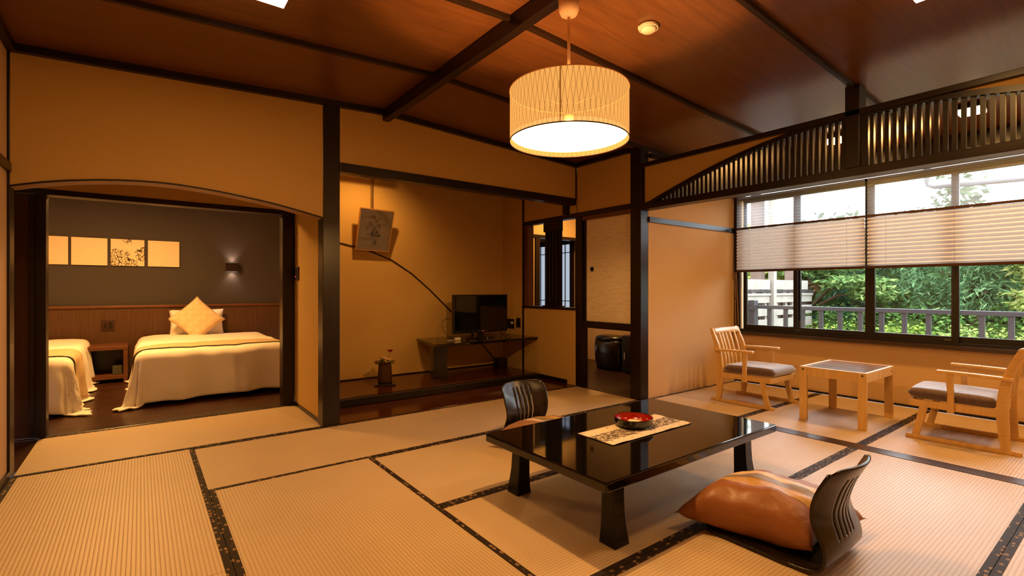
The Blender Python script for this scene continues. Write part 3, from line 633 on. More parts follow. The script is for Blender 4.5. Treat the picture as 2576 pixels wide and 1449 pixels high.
box('glass', (.965, 1.09, 7.88, 7.945, 1.38, 1.44), emis('sconce_glass', (1, .72, .48), 9), sc)
def lamp(kind, name, loc, power, col=WARM, size=.1, rot=(0, 0, 0), spot=None, blend=.5, parent=None):
    l = bpy.data.lights.new(name, kind); l.energy = power; l.color = col
    if kind == 'AREA': l.size = size; l.shape = 'DISK'
    elif kind in ('POINT', 'SPOT'): l.shadow_soft_size = size
    if spot: l.spot_size = R(spot); l.spot_blend = blend
    o = bpy.data.objects.new(name, l); COL.objects.link(o); o.location = loc; o.rotation_euler = rot
    return o
lamp('SPOT', 'sconce_light', (1.027, 7.91, 1.45), 6, (1, .66, .44), .02, (PI, 0, 0), 100, .9); lamp('SPOT', 'sconce_light', (1.027, 7.91, 1.37), 6, (1, .66, .44), .02, (0, 0, 0), 100, .9)
bl = thing('ceiling_light', 'round ceiling lamp of the bedroom', 'ceiling lamp', (-.2, 6.3, 2.30))
make('diffuser', MB().lathe([(.001, -.07), (.2, -.065), (.24, -.03), (.24, 0)], (-.2, 6.3, 2.349), 32), LAMP_S, bl, smooth=True)
lamp('AREA', 'bedroom_light', (-.2, 6.3, 2.26), P_BED, WARM, .5)
sw = thing('light_switch', 'dark switch plate with a red pilot light beside the bedroom opening', 'switch', (1.17, 4.91, 1.18))
box('plate', (1.162, 1.1745, 4.842, 4.985, 1.186, 1.308), SWITCHB, sw, bevel=.002); box('rocker', (1.157, 1.162, 4.87, 4.95, 1.205, 1.29), BLACKM, sw); box('pilot_light', (1.155, 1.157, 4.90, 4.912, 1.213, 1.222), LASTR, sw)

# ================================================================ DISPLAY ALCOVE OBJECTS
sf = thing('television_shelf', 'long black lacquered shelf on a panel leg in the display alcove', 'shelf', (3.2, 5.1, .087))
make('board', MB().prism([(2.52, 4.70), (3.949, 4.70), (3.949, 5.435), (2.66, 5.435)], 'z', .475, .505), LACQ, sf, bevel=.003)
make('panel_leg', MB().rbox((2.73, 5.02, .281), (.16, .17, .387), rz=R(-14)), LACQ2, sf, bevel=.003)
box('end_block', (3.66, 3.79, 5.12, 5.25, .087, .21), LACQ2, sf, bevel=.003, label='small black block under the right end of the shelf')
tv = thing('television', 'black flat-screen television on the lacquered shelf', 'television', (3.32, 5.04, .506))
box('bezel', (2.925, 3.715, 5.02, 5.06, .572, 1.035), BLACKP, tv, bevel=.006); box('screen', (2.945, 3.695, 5.0175, 5.021, .605, 1.016), SCREEN, tv)
box('back_shell', (3.05, 3.59, 5.06, 5.10, .64, .97), BLACKP, tv, bevel=.01)
box('neck', (3.28, 3.36, 5.03, 5.07, .515, .59), BLACKP, tv, bevel=.004); make('stand', MB().lathe([(.001, 0), (.20, 0), (.20, .004), (.15, .012), (.03, .016)], (3.32, 5.04, .5055), 32), SCREEN, tv, smooth=True)
bpy.data.objects['stand'].scale = (1, .62, 1)
box('indicator_lamp', (3.34, 3.348, 5.0165, 5.019, .585, .591), LASTR, tv)
box('control_strip', (3.26, 3.42, 5.016, 5.02, .594, .598), METAL, tv)
def cable(name, pts, lab, r=.0028, mat=BLACKP):
    P = [Vector(p) for p in pts]; Q = []
    for i in range(len(P)-1):
        p0, p1, p2, p3 = P[max(i-1, 0)], P[i], P[i+1], P[min(i+2, len(P)-1)]
        for k in range(6):
            t = k/6; Q.append(.5*((2*p1)+(-p0+p2)*t+(2*p0-5*p1+4*p2-p3)*t*t+(-p0+3*p1-3*p2+p3)*t**3))
    Q.append(P[-1]); return make(name, MB().tube(Q, r, 6), mat, smooth=True, label=lab, cat='cable')
cable('power_cable', [(3.60, 5.105, .70), (3.70, 5.10, .60), (3.78, 5.15, .525), (3.86, 5.20, .512), (3.90, 5.22, .54), (3.925, 5.21, .62), (3.93, 5.21, .645)], 'black power cable looping from the television to the wall socket')
cable('aerial_cable', [(3.58, 5.105, .66), (3.72, 5.16, .53), (3.80, 5.24, .512), (3.87, 5.28, .53), (3.92, 5.28, .60), (3.938, 5.29, .62)], 'thin black aerial cable behind the right side of the television')
cable('adapter_cable', [(2.95, 5.11, .74), (2.88, 5.13, .745), (2.83, 5.12, .70), (2.84, 5.08, .60), (2.90, 5.0, .52), (2.93, 4.97, .512)], 'thin black cable looping at the left edge of the television')
ad = thing('power_adapter', 'small white power adapter lying on the shelf before the television', 'adapter', (2.93, 4.93, .506))
box('body', (2.90, 2.965, 4.92, 4.955, .5062, .54), WHITEP, ad, bevel=.004); make('lead', MB().tube([(2.90, 4.94, .512), (2.84, 4.96, .510), (2.82, 4.99, .510)], .003), WHITEP, ad, smooth=True)
o1 = thing('wall_socket', 'wide dark wall socket with a plugged cable beside the television', 'socket', (3.94, 5.27, .576))
box('plate', (3.941, 3.9495, 5.185, 5.352, .577, .705), BLACKM, o1, bevel=.002); box('plug', (3.915, 3.941, 5.195, 5.22, .64, .67), WHITEP, o1, bevel=.002); box('outlet', (3.938, 3.941, 5.25, 5.33, .60, .69), BLACKP, o1)
o2 = thing('wall_socket', 'narrow blank wall plate closest to the corner strip of the alcove', 'socket', (3.94, 5.09, .6))
box('plate', (3.941, 3.9495, 5.05, 5.135, .60, .722), BLACKM, o2, bevel=.002); box('outlet', (3.938, 3.941, 5.07, 5.115, .62, .70), BLACKP, o2)
# framed sketch
pf = thing('framed_picture', 'gold-framed pencil drawing of flowers hanging in the display alcove', 'picture', (2.09, 5.34, 1.53))
T = Matrix.Translation((2.09, 5.318, 1.76)) @ Matrix.Rotation(R(17), 4, 'X') @ Matrix.Rotation(R(1.2), 4, 'Y')
def tb_(x0, x1, y0, y1, z0, z1):
    m = MB().box(x0, x1, y0, y1, z0, z1); m.v = [tuple(T @ Vector(p)) for p in m.v]; return m
for b in ((-.197, .197, -.012, .012, .225, .237), (-.197, .197, -.012, .012, -.237, -.225), (-.197, -.186, -.012, .012, -.225, .225), (.186, .197, -.012, .012, -.225, .225)): make('frame', tb_(*b), GOLD, pf, bevel=.002)
make('mount', tb_(-.187, .187, 0, .008, -.226, .226), PAPER, pf); make('glass', tb_(-.187, .187, -.006, -.005, -.226, .226), GLASS, pf)
make('sheet_edge', tb_(-.12, .12, -.0008, 0, .185, .1875).add(tb_(.1185, .12, -.0008, 0, -.16, .185).v, [(0, 2, 3, 1), (4, 5, 7, 6), (0, 1, 5, 4), (2, 6, 7, 3), (0, 4, 6, 2), (1, 3, 7, 5)]), PENCIL2, pf)
rp = random.Random(5)
dm, dl = MB(), MB()
def blob(mb, cx, cz, a, b, rot, ring=False):
    n = 12; pts = []
    for s in ((1,) if not ring else (1, .72)):
        for k in range(n): t = 2*PI*k/n; x, z = a*s*math.cos(t), b*s*math.sin(t); pts.append(T @ Vector((cx+x*math.cos(rot)-z*math.sin(rot), -.0016, cz+x*math.sin(rot)+z*math.cos(rot))))
    mb.add(pts, [tuple(range(n))] if not ring else [(k, (k+1) % n, n+(k+1) % n, n+k) for k in range(n)])
for (cx, cz, r) in [(-.06, .06, .030), (.0, .10, .026), (.055, .05, .028), (-.01, .02, .03), (-.09, .02, .022), (.10, .07, .018), (-.03, .145, .018), (.035, .13, .016), (.03, -.02, .022)]:
    for k in range(7): blob(dl, cx+rp.uniform(-r, r)*.6, cz+rp.uniform(-r, r)*.6, r*.7, r*.35, rp.uniform(0, 3), True)
for k in range(26):
    a = rp.uniform(.3, 2.8); L = rp.uniform(.03, .09); blob(dm, .0+math.cos(a)*L, -.09+math.sin(a)*L, .022, .005, a)
for k in range(7): blob(dm, rp.uniform(-.028, .028), -.14+rp.uniform(-.02, .02), .004, .03, rp.uniform(-.25, .25))
for k in range(14): blob(dm, rp.uniform(-.09, .09), rp.uniform(-.03, .16), .014, .0025, rp.uniform(0, 3))
make('drawing', dm, PENCIL, pf, kind='stuff', fix=False); make('drawing', dl, PENCIL2, pf, kind='stuff', fix=False)
hg = thing('picture_hanger', 'dark beaded hanging strap holding the framed drawing', 'hanger', (2.09, 5.38, 1.99))
hm = MB()
for i in range(30): hm.rbox((2.082, 5.385, 2.0+i*.0165), (.006, .006, .009)); hm.rbox((2.096, 5.385, 2.0+i*.0165), (.006, .006, .009))
make('beads', hm, BLACKM, hg, kind='stuff'); make('strap', MB().box(2.078, 2.081, 5.384, 5.386, 1.99, 2.499).box(2.0985, 2.1015, 5.384, 5.386, 1.99, 2.499), BLACKM, hg)
# basket vase on tray
try_ = make('tray', MB().rbox((2.085, 5.02, .0945), (.215, .25, .014), rz=R(-22)), LACQ2, bevel=.003, label='square black tray under the basket vase', cat='tray')
bk = thing('basket_vase', 'woven dark basket vase of artificial flowers on a black tray', 'vase', (2.085, 5.02, .102))
bc = (2.085, 5.02, .102)
make('basket', MB().lathe([(.062, 0), (.068, .03), (.066, .10), (.060, .17), (.062, .195), (.055, .195), (.05, .05), (.001, .04)], bc, 24), BAMB, bk, smooth=True)
wm = MB()
for i in range(12):
    z = .012+i*.0155; r = .0695-.008*max(0, (z-.03)/.17); wm.tube([(bc[0]+r*math.cos(a), bc[1]+r*math.sin(a), bc[2]+z) for a in np.linspace(0, 2*PI, 21)], .0035, 5, False)
make('weaver', wm, BAMB, bk, smooth=True, kind='stuff')
stm = MB()
for i in range(16):
    a = 2*PI*i/16; stm.tube([(bc[0]+.071*math.cos(a), bc[1]+.071*math.sin(a), bc[2]+.0), (bc[0]+.072*math.cos(a), bc[1]+.072*math.sin(a), bc[2]+.08), (bc[0]+.063*math.cos(a), bc[1]+.063*math.sin(a), bc[2]+.20)], .0028, 5)
make('stake', stm, BAMB, bk, smooth=True, kind='stuff'); make('rim', MB().tube([(bc[0]+.062*math.cos(a), bc[1]+.062*math.sin(a), bc[2]+.197) for a in np.linspace(0, 2*PI, 25)], .007, 6, False), BAMB, bk, smooth=True)
def flower(c, r, mat, name, n=16, open_=1.0, seed=1):
    q = random.Random(seed); mb = MB()
    for i in range(n):
        ring = i/n; a = i*2.4; rad = r*(.35+.65*ring); tilt = (.25+.85*ring)*open_
        d = Vector((math.cos(a), math.sin(a), 0)); u = Vector((-math.sin(a), math.cos(a), 0)); up = Vector((0, 0, 1)); dirv = (d*math.sin(tilt)+up*math.cos(tilt))
        b0 = Vector(c); w = r*.62
        def fn(s, t): return b0+dirv*rad*t*1.15+d*.12*r*math.sin(t*PI)+u*(s-.5)*w*math.sin(min(1, t*1.1+.12)*PI*.62)+up*(-.25*r*(t**3)*ring+.06*r*math.cos((s-.5)*PI))
        mb.grid(fn, 3, 4)
    return make(name, mb, mat, bk, smooth=True)
fls = [((2.135, 5.0, .425), .048, ROSE, 'rose', 18, .85), ((2.045, 4.975, .365), .033, CREAM, 'cream_flower', 14, 1.1), ((2.105, 4.965, .345), .036, CREAM, 'cream_flower', 16, 1.15), ((2.075, 5.0, .35), .026, CREAM, 'cream_flower', 12, 1.0), ((1.975, 4.99, .33), .028, RUST, 'rust_flower', 10, 1.1)]
for i, (c, r, m, n_, k, op) in enumerate(fls):
    flower(c, r, m, n_, k, op, i+2)
    make('stem', MB().tube([(bc[0]+(c[0]-bc[0])*.2, bc[1], bc[2]+.12), (bc[0]+(c[0]-bc[0])*.6, bc[1]+(c[1]-bc[1])*.5, (bc[2]+.19+c[2])/2), c], .0022, 5), GREEN_D, bk, smooth=True)
q = random.Random(9)
for i in range(15):
    a = q.uniform(0, 2*PI); e = q.uniform(-.1, .7); L = q.uniform(.04, .06); b0 = Vector((bc[0]+.035*math.cos(a), bc[1]+.035*math.sin(a), q.uniform(.30, .335)))
    d = Vector((math.cos(a)*math.cos(e), math.sin(a)*math.cos(e), math.sin(e))); u = Vector((-math.sin(a), math.cos(a), 0)); nn = d.cross(u)
    make('leaf', MB().grid(lambda s, t: b0+d*L*1.5*t+u*(s-.5)*.034*math.sin(t*PI)**.8+nn*(.01*abs(s-.5)-.012*t*t), 2, 5), GREEN_D, bk, smooth=True)

# ================================================================ PENDANT, FIXTURES, DETECTOR
px, py = 1.68, 1.763
pl = thing('pendant_lamp', 'round drum pendant lamp with diamond-lined fabric shade over the room', 'pendant lamp', (px, py, 1.826))
make('shade', MB().grid(lambda u, v: Vector((px+.290*math.cos(2*PI*u), py+.290*math.sin(2*PI*u), 1.826+.247*v)), 96, 6), SHADE, pl, smooth=True, weld=True)
make('rim', MB().tube([(px+.291*math.cos(a), py+.291*math.sin(a), 1.828) for a in np.linspace(0, 2*PI, 73)], .0028, 6, False), BLACKM, pl, smooth=True)
make('rim', MB().tube([(px+.291*math.cos(a), py+.291*math.sin(a), 2.072) for a in np.linspace(0, 2*PI, 73)], .0025, 6, False), CORD, pl, smooth=True)
make('diffuser', MB().lathe([(.001, -.012), (.15, -.008), (.262, 0), (.283, .006)], (px, py, 1.846), 64, cap=False), LAMP_W, pl, smooth=True)
make('bulb_holder', MB().lathe([(.001, 0), (.022, 0), (.022, .06), (.001, .06)], (px, py, 1.93), 20), CORD, pl, smooth=True)
make('cord', MB().tube([(px, py, 1.99), (px, py, 2.46)], .0075, 10), CORD, pl, smooth=True)
make('cord_grip', MB().tube([(px, py, 2.075), (px, py, 2.095)], .010, 10), CORD, pl, smooth=True)
make('canopy', MB().lathe([(.001, 0), (.018, .001), (.040, .012), (.050, .035), (.052, .102)], (px, py, 2.437), 32), CORD, pl, smooth=True)
make('spoke', MB().tube([(px-.28, py, 2.0), (px+.28, py, 2.0)], .003).tube([(px, py-.28, 2.0), (px, py+.28, 2.0)], .003), BLACKM, pl)
lamp('POINT', 'pendant_bulb', (px, py, 1.875), P_PENDANT, WARM, .024)
def square_lamp(x, y, lab, w=.30, p=P_SPOT, z=None, h=.045, name='ceiling_fixture', em=None):
    z = z or CZ(x)-.01
    t = thing(name, lab, 'ceiling lamp', (x, y, z-h), 'square ceiling lamps' if w > .2 else 'small ceiling lamps of the window area')
    box('housing', (x-w/2, x+w/2, y-w/2, y+w/2, z-h*.4, z+.004), BLACKM if w < .2 else WHITEP, t, bevel=.003); box('diffuser', (x-w/2+.008, x+w/2-.008, y-w/2+.008, y+w/2-.008, z-h, z-h*.4), em or LAMP_S, t, bevel=.004)
    lamp('AREA', name+'_light', (x, y, z-h-.01), p, WARM, w*.9); return t
square_lamp(.435, 2.54, 'white square ceiling lamp on the bedroom side of the ridge beam')
square_lamp(2.93, .60, 'white square ceiling lamp between the ridge beam and the transom')
square_lamp(4.95, 1.77, 'small lit ceiling lamp seen through the left bay of the transom', .16, P_WIN, z=2.455)
square_lamp(4.93, -.05, 'small lit ceiling lamp of the window area, out of view on the right', .16, P_WIN*1.6, z=2.455)
square_lamp(4.94, .864, 'small lit ceiling lamp seen through the right bay of the transom', .16, P_WIN, z=2.455)
tl = thing('ceiling_spotlight', 'small spotlight hidden behind the alcove lintel', 'spotlight', (1.95, 4.75, 2.44))
make('can', MB().lathe([(.04, 0), (.045, .06), (.001, .06)], (1.95, 4.75, 2.439), 20, cap=False), WHITEP, tl, smooth=True)
lamp('SPOT', 'alcove_light', (1.95, 4.75, 2.43), P_TOKO, WARM, .03, (R(32), 0, R(8)), 135, .9)
hl = thing('ceiling_light', 'plain round ceiling lamp of the hall', 'ceiling lamp', (4.9, 4.9, 2.38))
make('diffuser', MB().lathe([(.001, -.05), (.13, -.045), (.15, 0)], (4.9, 4.9, 2.449), 24), LAMP_S, hl, smooth=True)
lamp('AREA', 'hall_light', (4.9, 4.9, 2.38), P_HALL, WARM, .28)
sd = thing('smoke_detector', 'round white smoke detector on the sloping ceiling', 'smoke detector', (2.31, 1.77, 2.57))
make('base', MB().lathe([(.055, 0), (.055, .018)], (2.31, 1.77, 2.582), 32), WHITEP, sd, smooth=False, bevel=.003)
make('cap', MB().lathe([(.001, 0), (.034, .001), (.038, .006), (.05, .016)], (2.31, 1.77, 2.567), 32), WHITEP, sd, smooth=True)
make('tab', MB().box(2.26, 2.276, 1.79, 1.806, 2.58, 2.6), WHITEP, sd, bevel=.002)

# ================================================================ UNDER THE CUPBOARD
bg = thing('storage_basket', 'large dark basket standing under the hanging cupboard', 'basket', (5.2, 4.6, 0))
make('body', MB().loft([[(5.2+a*math.cos(t)*abs(math.cos(t))**-.3*1.0 if abs(math.cos(t)) > 1e-6 else 5.2, 4.6+b*math.sin(t)*(abs(math.sin(t))**-.3 if abs(math.sin(t)) > 1e-6 else 1), z) for t in np.linspace(0, 2*PI, 28)[:-1]] for a, b, z in ((.13, .22, 0.0), (.15, .25, .1), (.155, .26, .33), (.15, .25, .40))]), LACQ2, bg, smooth=True)
make('lid', MB().loft([[(5.2+a*math.cos(t), 4.6+b*math.sin(t), z) for t in np.linspace(0, 2*PI, 28)[:-1]] for a, b, z in ((.16, .265, .40), (.16, .265, .435), (.10, .18, .465))]), BLACKP, bg, smooth=True)
make('handle', MB().tube([(5.05, 4.46, .30), (5.03, 4.46, .22), (5.03, 4.74, .22), (5.05, 4.74, .30)], .009), BLACKM, bg, smooth=True)
fr = thing('mini_fridge', 'black mini fridge standing under the hanging cupboard', 'fridge', (5.25, 4.07, 0))
box('body', (5.06, 5.45, 3.86, 4.28, .015, .50), BLACKP, fr, bevel=.006); box('door', (5.03, 5.058, 3.862, 4.278, .03, .495), BLACKP, fr, bevel=.006)
box('door_handle', (5.018, 5.03, 4.22, 4.235, .18, .27), WHITEP, fr, bevel=.002)
for i in (0, 1):
    for j in (0, 1): box('foot', (5.08+i*.3, 5.11+i*.3, 3.9+j*.3, 3.93+j*.3, 0, .015), BLACKP, fr)

# ================================================================ LOW TABLE, RUNNER, BOWL
lt = thing('low_table', 'wide black lacquered low table with flared legs in the middle of the tatami', 'table', (2.19, 1.76, 0))
make('tabletop', MB().box(1.475, 2.905, 1.335, 2.192, .283, .326), LACQ, lt, bevel=.008, seg=4)
make('apron', MB().box(1.55, 2.83, 1.41, 2.12, .262, .2835), LACQ, lt, bevel=.004)
for sx in (-1, 1):
    for sy in (-1, 1):
        ox, oy = (1.592 if sx < 0 else 2.788), (1.39 if sy < 0 else 2.155)    # outer corner at the floor
        secs = []
        for z, fo, w in ((0, 0, .094), (.03, .003, .088), (.07, .010, .080), (.13, .018, .073), (.20, .022, .070), (.262, .023, .070)):
            x = ox-sx*fo*.7; y = oy-sy*fo; xa, xb = sorted((x, x-sx*w)); ya, yb = sorted((y, y-sy*w)); secs.append([(xa, ya, z), (xb, ya, z), (xb, yb, z), (xa, yb, z)])
        make('leg', MB().loft(secs), LACQLEG, lt, bevel=.004)
def runnermat():
    t = NT('table_runner_cloth'); b = t.bsdf(None, .85, .1); c = t.coord(); sp = t.n('SeparateXYZ'); t.l(c, sp.inputs[0])
    n = t.n('TexNoise'); n.inputs['Scale'].default_value = 1; n.inputs['Detail'].default_value = 5; n.inputs['Distortion'].default_value = 1.2; t.l(t.coord((40, 150, 1)), n.inputs[0])
    n2 = t.n('TexNoise'); n2.inputs['Scale'].default_value = 34; n2.inputs['Detail'].default_value = 4; t.l(c, n2.inputs[0])
    band = t.math('LESS_THAN', t.math('ABSOLUTE', t.math('ADD', sp.outputs['Y'], t.math('MULTIPLY', n2.outputs[0], .02))), .055)
    ink = t.math('MULTIPLY', band, t.math('GREATER_THAN', n.outputs[0], .47)); spk = t.math('MULTIPLY', t.math('GREATER_THAN', n2.outputs[0], .635), .6)
    f = t.math('MAXIMUM', ink, spk); k = t.n('Mix', data_type='RGBA'); t.l(f, k.inputs[0]); k.inputs[6].default_value = (.72, .62, .50, 1); k.inputs[7].default_value = (.10, .075, .055, 1)
    t.l(k.outputs[2], b.inputs['Base Color']); return t.m
rc = (2.195, 1.765)
make('table_runner', MB().grid(lambda u, v: Vector((1.865+.66*u, 1.638+.252*v, .3275+.0045*max(0, noise.noise(Vector((u*5, v*3, 0))))+.003*(u > .97)+.003*(v < .04))), 60, 24), runnermat(), smooth=True, solid=.0018, label='white table runner printed with black grasses under the bowl', cat='table runner', org=(rc[0], rc[1], .327))
TAS = MB()
for i in range(40):
    for x in (1.865, 2.525):
        d = -1 if x < 2 else 1; yy = 1.642+i*.0063; TAS.box(min(x, x+d*.008), max(x, x+d*.008), yy, yy+.003, .3275, .329)
make('fringe', TAS, BLACKM, bpy.data.objects['table_runner'], kind='stuff')
bo = thing('lacquer_bowl', 'black lacquer bowl with a red inside on the table runner', 'bowl', (2.215, 1.80, .331))
BC = (2.215, 1.80, .331)
make('outer', MB().lathe([(.001, 0), (.078, 0), (.094, .008), (.103, .024), (.106, .046), (.108, .050), (.106, .052), (.103, .050)], BC, 48, cap=False), LACQ, bo, smooth=True)
make('inner', MB().lathe([(.103, .0505), (.100, .03), (.090, .013), (.06, .009), (.001, .008)], BC, 48, cap=False), REDLAC, bo, smooth=True, label='red lacquered inside of the bowl')
cd = thing('sweet_packet', 'small pale wrapped sweet lying in the lacquer bowl', 'sweet', (2.22, 1.81, .341))
make('wrapper', MB().prism([(2.19, 1.79), (2.25, 1.775), (2.262, 1.815), (2.235, 1.845), (2.205, 1.835)], 'z', .341, .357), CANVAS, cd, bevel=.004); 
make('twist', MB().rbox((2.178, 1.80, .352), (.02, .016, .006), rz=.4), CANVAS, cd); make('twist', MB().rbox((2.272, 1.80, .352), (.02, .016, .006), rz=-.3), CANVAS, cd)

# ================================================================ FLOOR CHAIRS (zaisu) AND CUSHIONS
prof = [(.13, .0125), (.09, .013), (.055, .017), (.015, .030), (-.005, .055), (-.010, .085), (-.004, .125), (.018, .18), (.025, .22), (.018, .27), (-.002, .33), (-.030, .385), (-.052, .425)]
def pint(t):
    s = t*(len(prof)-1); i = min(int(s), len(prof)-2); f = s-i; p0, p1, p2, p3 = prof[max(i-1, 0)], prof[i], prof[i+1], prof[min(i+2, len(prof)-1)]
    return [.5*((2*p1[k])+(-p0[k]+p2[k])*f+(2*p0[k]-5*p1[k]+4*p2[k]-p3[k])*f*f+(-p0[k]+3*p1[k]-3*p2[k]+p3[k])*f**3) for k in (0, 1)]
def zaisu(cx, cy, lab):
    t = thing('floor_chair', lab, 'floor chair', (cx, cy, 0), 'legless floor chairs at the low table')
    yb = cy-.255
    make('seat', MB().prism([(cx-.195, yb+.125), (cx+.195, yb+.125), (cx+.19, yb+.47), (cx+.16, yb+.50), (cx-.16, yb+.50), (cx-.19, yb+.47)], 'z', .0065, .0185), BENT, t, bevel=.003)
    NU, NV = 62, 40
    def fn(u, v):
        dy, z = pint(v); a = (u-.5)*2; h = max(0, min(1, (z-.02)/.25)); hw = .193-.012*math.sin(min(1, z/.3)*PI)+.004*h
        if v > .9: hw -= .03*((v-.9)/.1)**2.5
        c = .045*h*(1-a*a)                      # wraps round the sitter
        return Vector((cx+a*hw, yb+dy-c+.018*h, z-(.012*a**6 if v > .95 else 0)))
    def skip(i, j): return 20 <= j <= 35 and i in (18, 19, 24, 25, 30, 31, 36, 37, 42, 43)
    make('backrest', MB().grid(fn, NU, NV, skip=skip), BENTV, t, smooth=True, solid=.011)
    return t
z1 = zaisu(2.235, 1.03, 'dark bentwood floor chair seen from behind, right of the low table')
z2 = copy_tree(z1); z2.location = (2.235, 2.555, 0); z2.rotation_euler = (0, 0, PI); z2['label'] = 'dark bentwood floor chair on the far side of the low table, slats facing us'
def stripes():
    t = NT('striped_cushion_silk'); b = t.bsdf(None, .42, .45); tc = t.n('TexCoord'); sp = t.n('SeparateXYZ'); t.l(tc.outputs['UV'], sp.inputs[0]); u = sp.outputs[0]
    br, oc, gr, pe, mv = lin(150, 96, 56), lin(196, 152, 76), lin(138, 122, 112), lin(228, 196, 158), lin(160, 116, 90)
    ln = lin(110, 84, 52)
    t.l(t.ramp(u, [(0, br), (.30, ln), (.308, oc), (.435, ln), (.442, gr), (.54, ln), (.545, pe), (.63, ln), (.635, mv)], 'CONSTANT'), b.inputs['Base Color'])
    n = t.n('TexNoise'); n.inputs['Scale'].default_value = 7; n.inputs['Detail'].default_value = 3; n.inputs['Distortion'].default_value = .8; t.l(tc.outputs['Object'], n.inputs[0]); t.bump(n.outputs[0], b, .35, .03); return t.m
STR = stripes()
def floor_cushion(cs, lab, cz=.095, th=.27, seed=0):
    A, B, Cc, D = [Vector(p+(0,)) for p in cs]      # A: table side left, B: back left, C: back right, D: table side right
    ctr = (A+B+Cc+D)/4; mb = MB(); n = 26
    def mk(sg):
        def fn(u, v):
            a, b = 2*u-1, 2*v-1
            pu = .5+(u-.5)*(1-.14*(1-b*b)*a*a); pv = .5+(v-.5)*(1-.14*(1-a*a)*b*b)
            p = (B*(1-pu)+Cc*pu)*(1-pv)+(A*(1-pu)+D*pu)*pv
            q = max(0, (1-abs(a)**2.7)*(1-abs(b)**2.7)); e = q**.5
            w = noise.noise(Vector((a*2.6+seed, b*2.6, sg*2)))*.016+noise.noise(Vector((a*6+seed, b*6, sg*5)))*.006
            edge = (1-q)*(.5+.5*math.sin((a-b)*9+seed))*.010
            z = cz-.028*(a*a*b*b) + (sg*th/2*e if sg > 0 else -(cz-.020)*min(1, e*1.35)) + (w*(1-max(abs(a), abs(b))**8) if sg > 0 else 0)+edge*.6
            return Vector((p.x, p.y, max(z, .020)))
        return fn
    for sg in (1, -1): mb.grid(mk(sg), n, n)
    o = make('floor_cushion', mb, STR, smooth=True, label=lab, cat='cushion', group='striped floor cushions', org=(ctr.x, ctr.y, .019), fix=False)
    uv = o.data.uv_layers.new(name='uv'); N = (n+1)*(n+1)
    for lp in o.data.loops:
        k = lp.vertex_index % N; uv.data[lp.index].uv = ((k % (n+1))/n, (k//(n+1))/n)
    import bmesh
    bm = bmesh.new(); bm.from_mesh(o.data); bmesh.ops.remove_doubles(bm, verts=bm.verts, dist=1e-4); bmesh.ops.recalc_face_normals(bm, faces=bm.faces); bm.to_mesh(o.data); bm.free()
    return o
fc = floor_cushion([(1.955, 1.36), (2.10, .83), (2.60, .80), (2.53, 1.36)], 'plump brown striped cushion lying on the floor chair nearest the viewer', seed=1)
fc2 = copy_tree(fc); fc2.location = (2.26, 2.56, .019); fc2.rotation_euler = (0, 0, PI+.12); fc2['label'] = 'brown striped cushion on the floor chair behind the low table'; fc2.scale = (1, 1, .85)

# ================================================================ WINDOW-SIDE CHAIRS AND TABLE
def easy_chair(ox, oy, lab):
    t = thing('easy_chair', lab, 'chair', (ox, oy, 0), 'pale wooden easy chairs by the windows')
    P = lambda x, y, z: (ox+x, oy+y, z)
    for s in (-1, 1):
        xa, xb = sorted((s*.252, s*.218))
        box('runner', (ox+xa, ox+xb, oy-.305, oy+.305, .0, .028), PINE, t, bevel=.004)
        # rear leg running up into the back post, front and rear outlines (y, z)
        fr_ = [(.205, .028), (.190, .12), (.180, .24), (.182, .34), (.198, .46), (.225, .56), (.262, .64), (.288, .705)]
        bk_ = [(.250, .028), (.247, .12), (.243, .24), (.243, .34), (.252, .46), (.272, .56), (.300, .64), (.322, .715)]
        xa2, xb2 = sorted((s*.250, s*.222))
        make('rear_leg', MB().strip([(oy+a, z) for a, z in fr_], [(oy+a, z) for a, z in bk_], 'x', ox+xa2, ox+xb2), PINE, t, bevel=.003)
        make('front_leg', MB().strip([(oy-.268, .028), (oy-.245, .13), (oy-.225, .24)], [(oy-.226, .028), (oy-.200, .13), (oy-.178, .24)], 'x', ox+xa2, ox+xb2), PINE, t, bevel=.003)
        box('side_rail', (ox+xa2+.002, ox+xb2-.002, oy-.285, oy+.185, .238, .286), PINE, t, bevel=.003)
        xa3, xb3 = sorted((s*.252, s*.279))
        make('arm_post', MB().strip([(oy-.066, .225), (oy-.064, .36), (oy-.075, .498)], [(oy-.030, .225), (oy-.028, .36), (oy-.034, .498)], 'x', ox+xa3, ox+xb3), PINE, t, bevel=.003)
        xa4, xb4 = sorted((s*.232, s*.282))
        make('armrest', MB().strip([(oy-.125, .499), (oy+.05, .497), (oy+.262, .490)], [(oy-.125, .522), (oy+.05, .520), (oy+.262, .513)], 'x', ox+xa4, ox+xb4), PINE, t, bevel=.005)
    box('front_rail', (ox-.220, ox+.220, oy-.283, oy-.255, .238, .286), PINE, t, bevel=.003); box('rear_rail', (ox-.220, ox+.220, oy+.190, oy+.214, .238, .300), PINE, t, bevel=.003)
    make('top_rail', MB().grid(lambda u, v: Vector((ox+(u-.5)*.444, oy+.272+.030*(v)+.022*math.sin(u*PI), .652+.052*v)), 14, 2), PINE, t, smooth=True, solid=.020)
    for i in range(5):
        x = (i-2)*.071; cvx = .018*(1-(i-2)**2/5)
        make('slat', MB().strip([(oy+.196+cvx*.3, .28), (oy+.200+cvx, .42), (oy+.236+cvx, .56), (oy+.272+cvx, .665)], [(oy+.210+cvx*.3, .28), (oy+.214+cvx, .42), (oy+.250+cvx, .56), (oy+.286+cvx, .665)], 'x', ox+x-.0125, ox+x+.0125), PINE, t, bevel=.002)
    s = pillow('seat_cushion', Matrix.Translation(P(0, -.055, .327)) @ Matrix.Rotation(R(-1.0), 4, 'X'), .475, .49, .082, FAB, -.02, 20, parent=t, wr=.002)
    return t
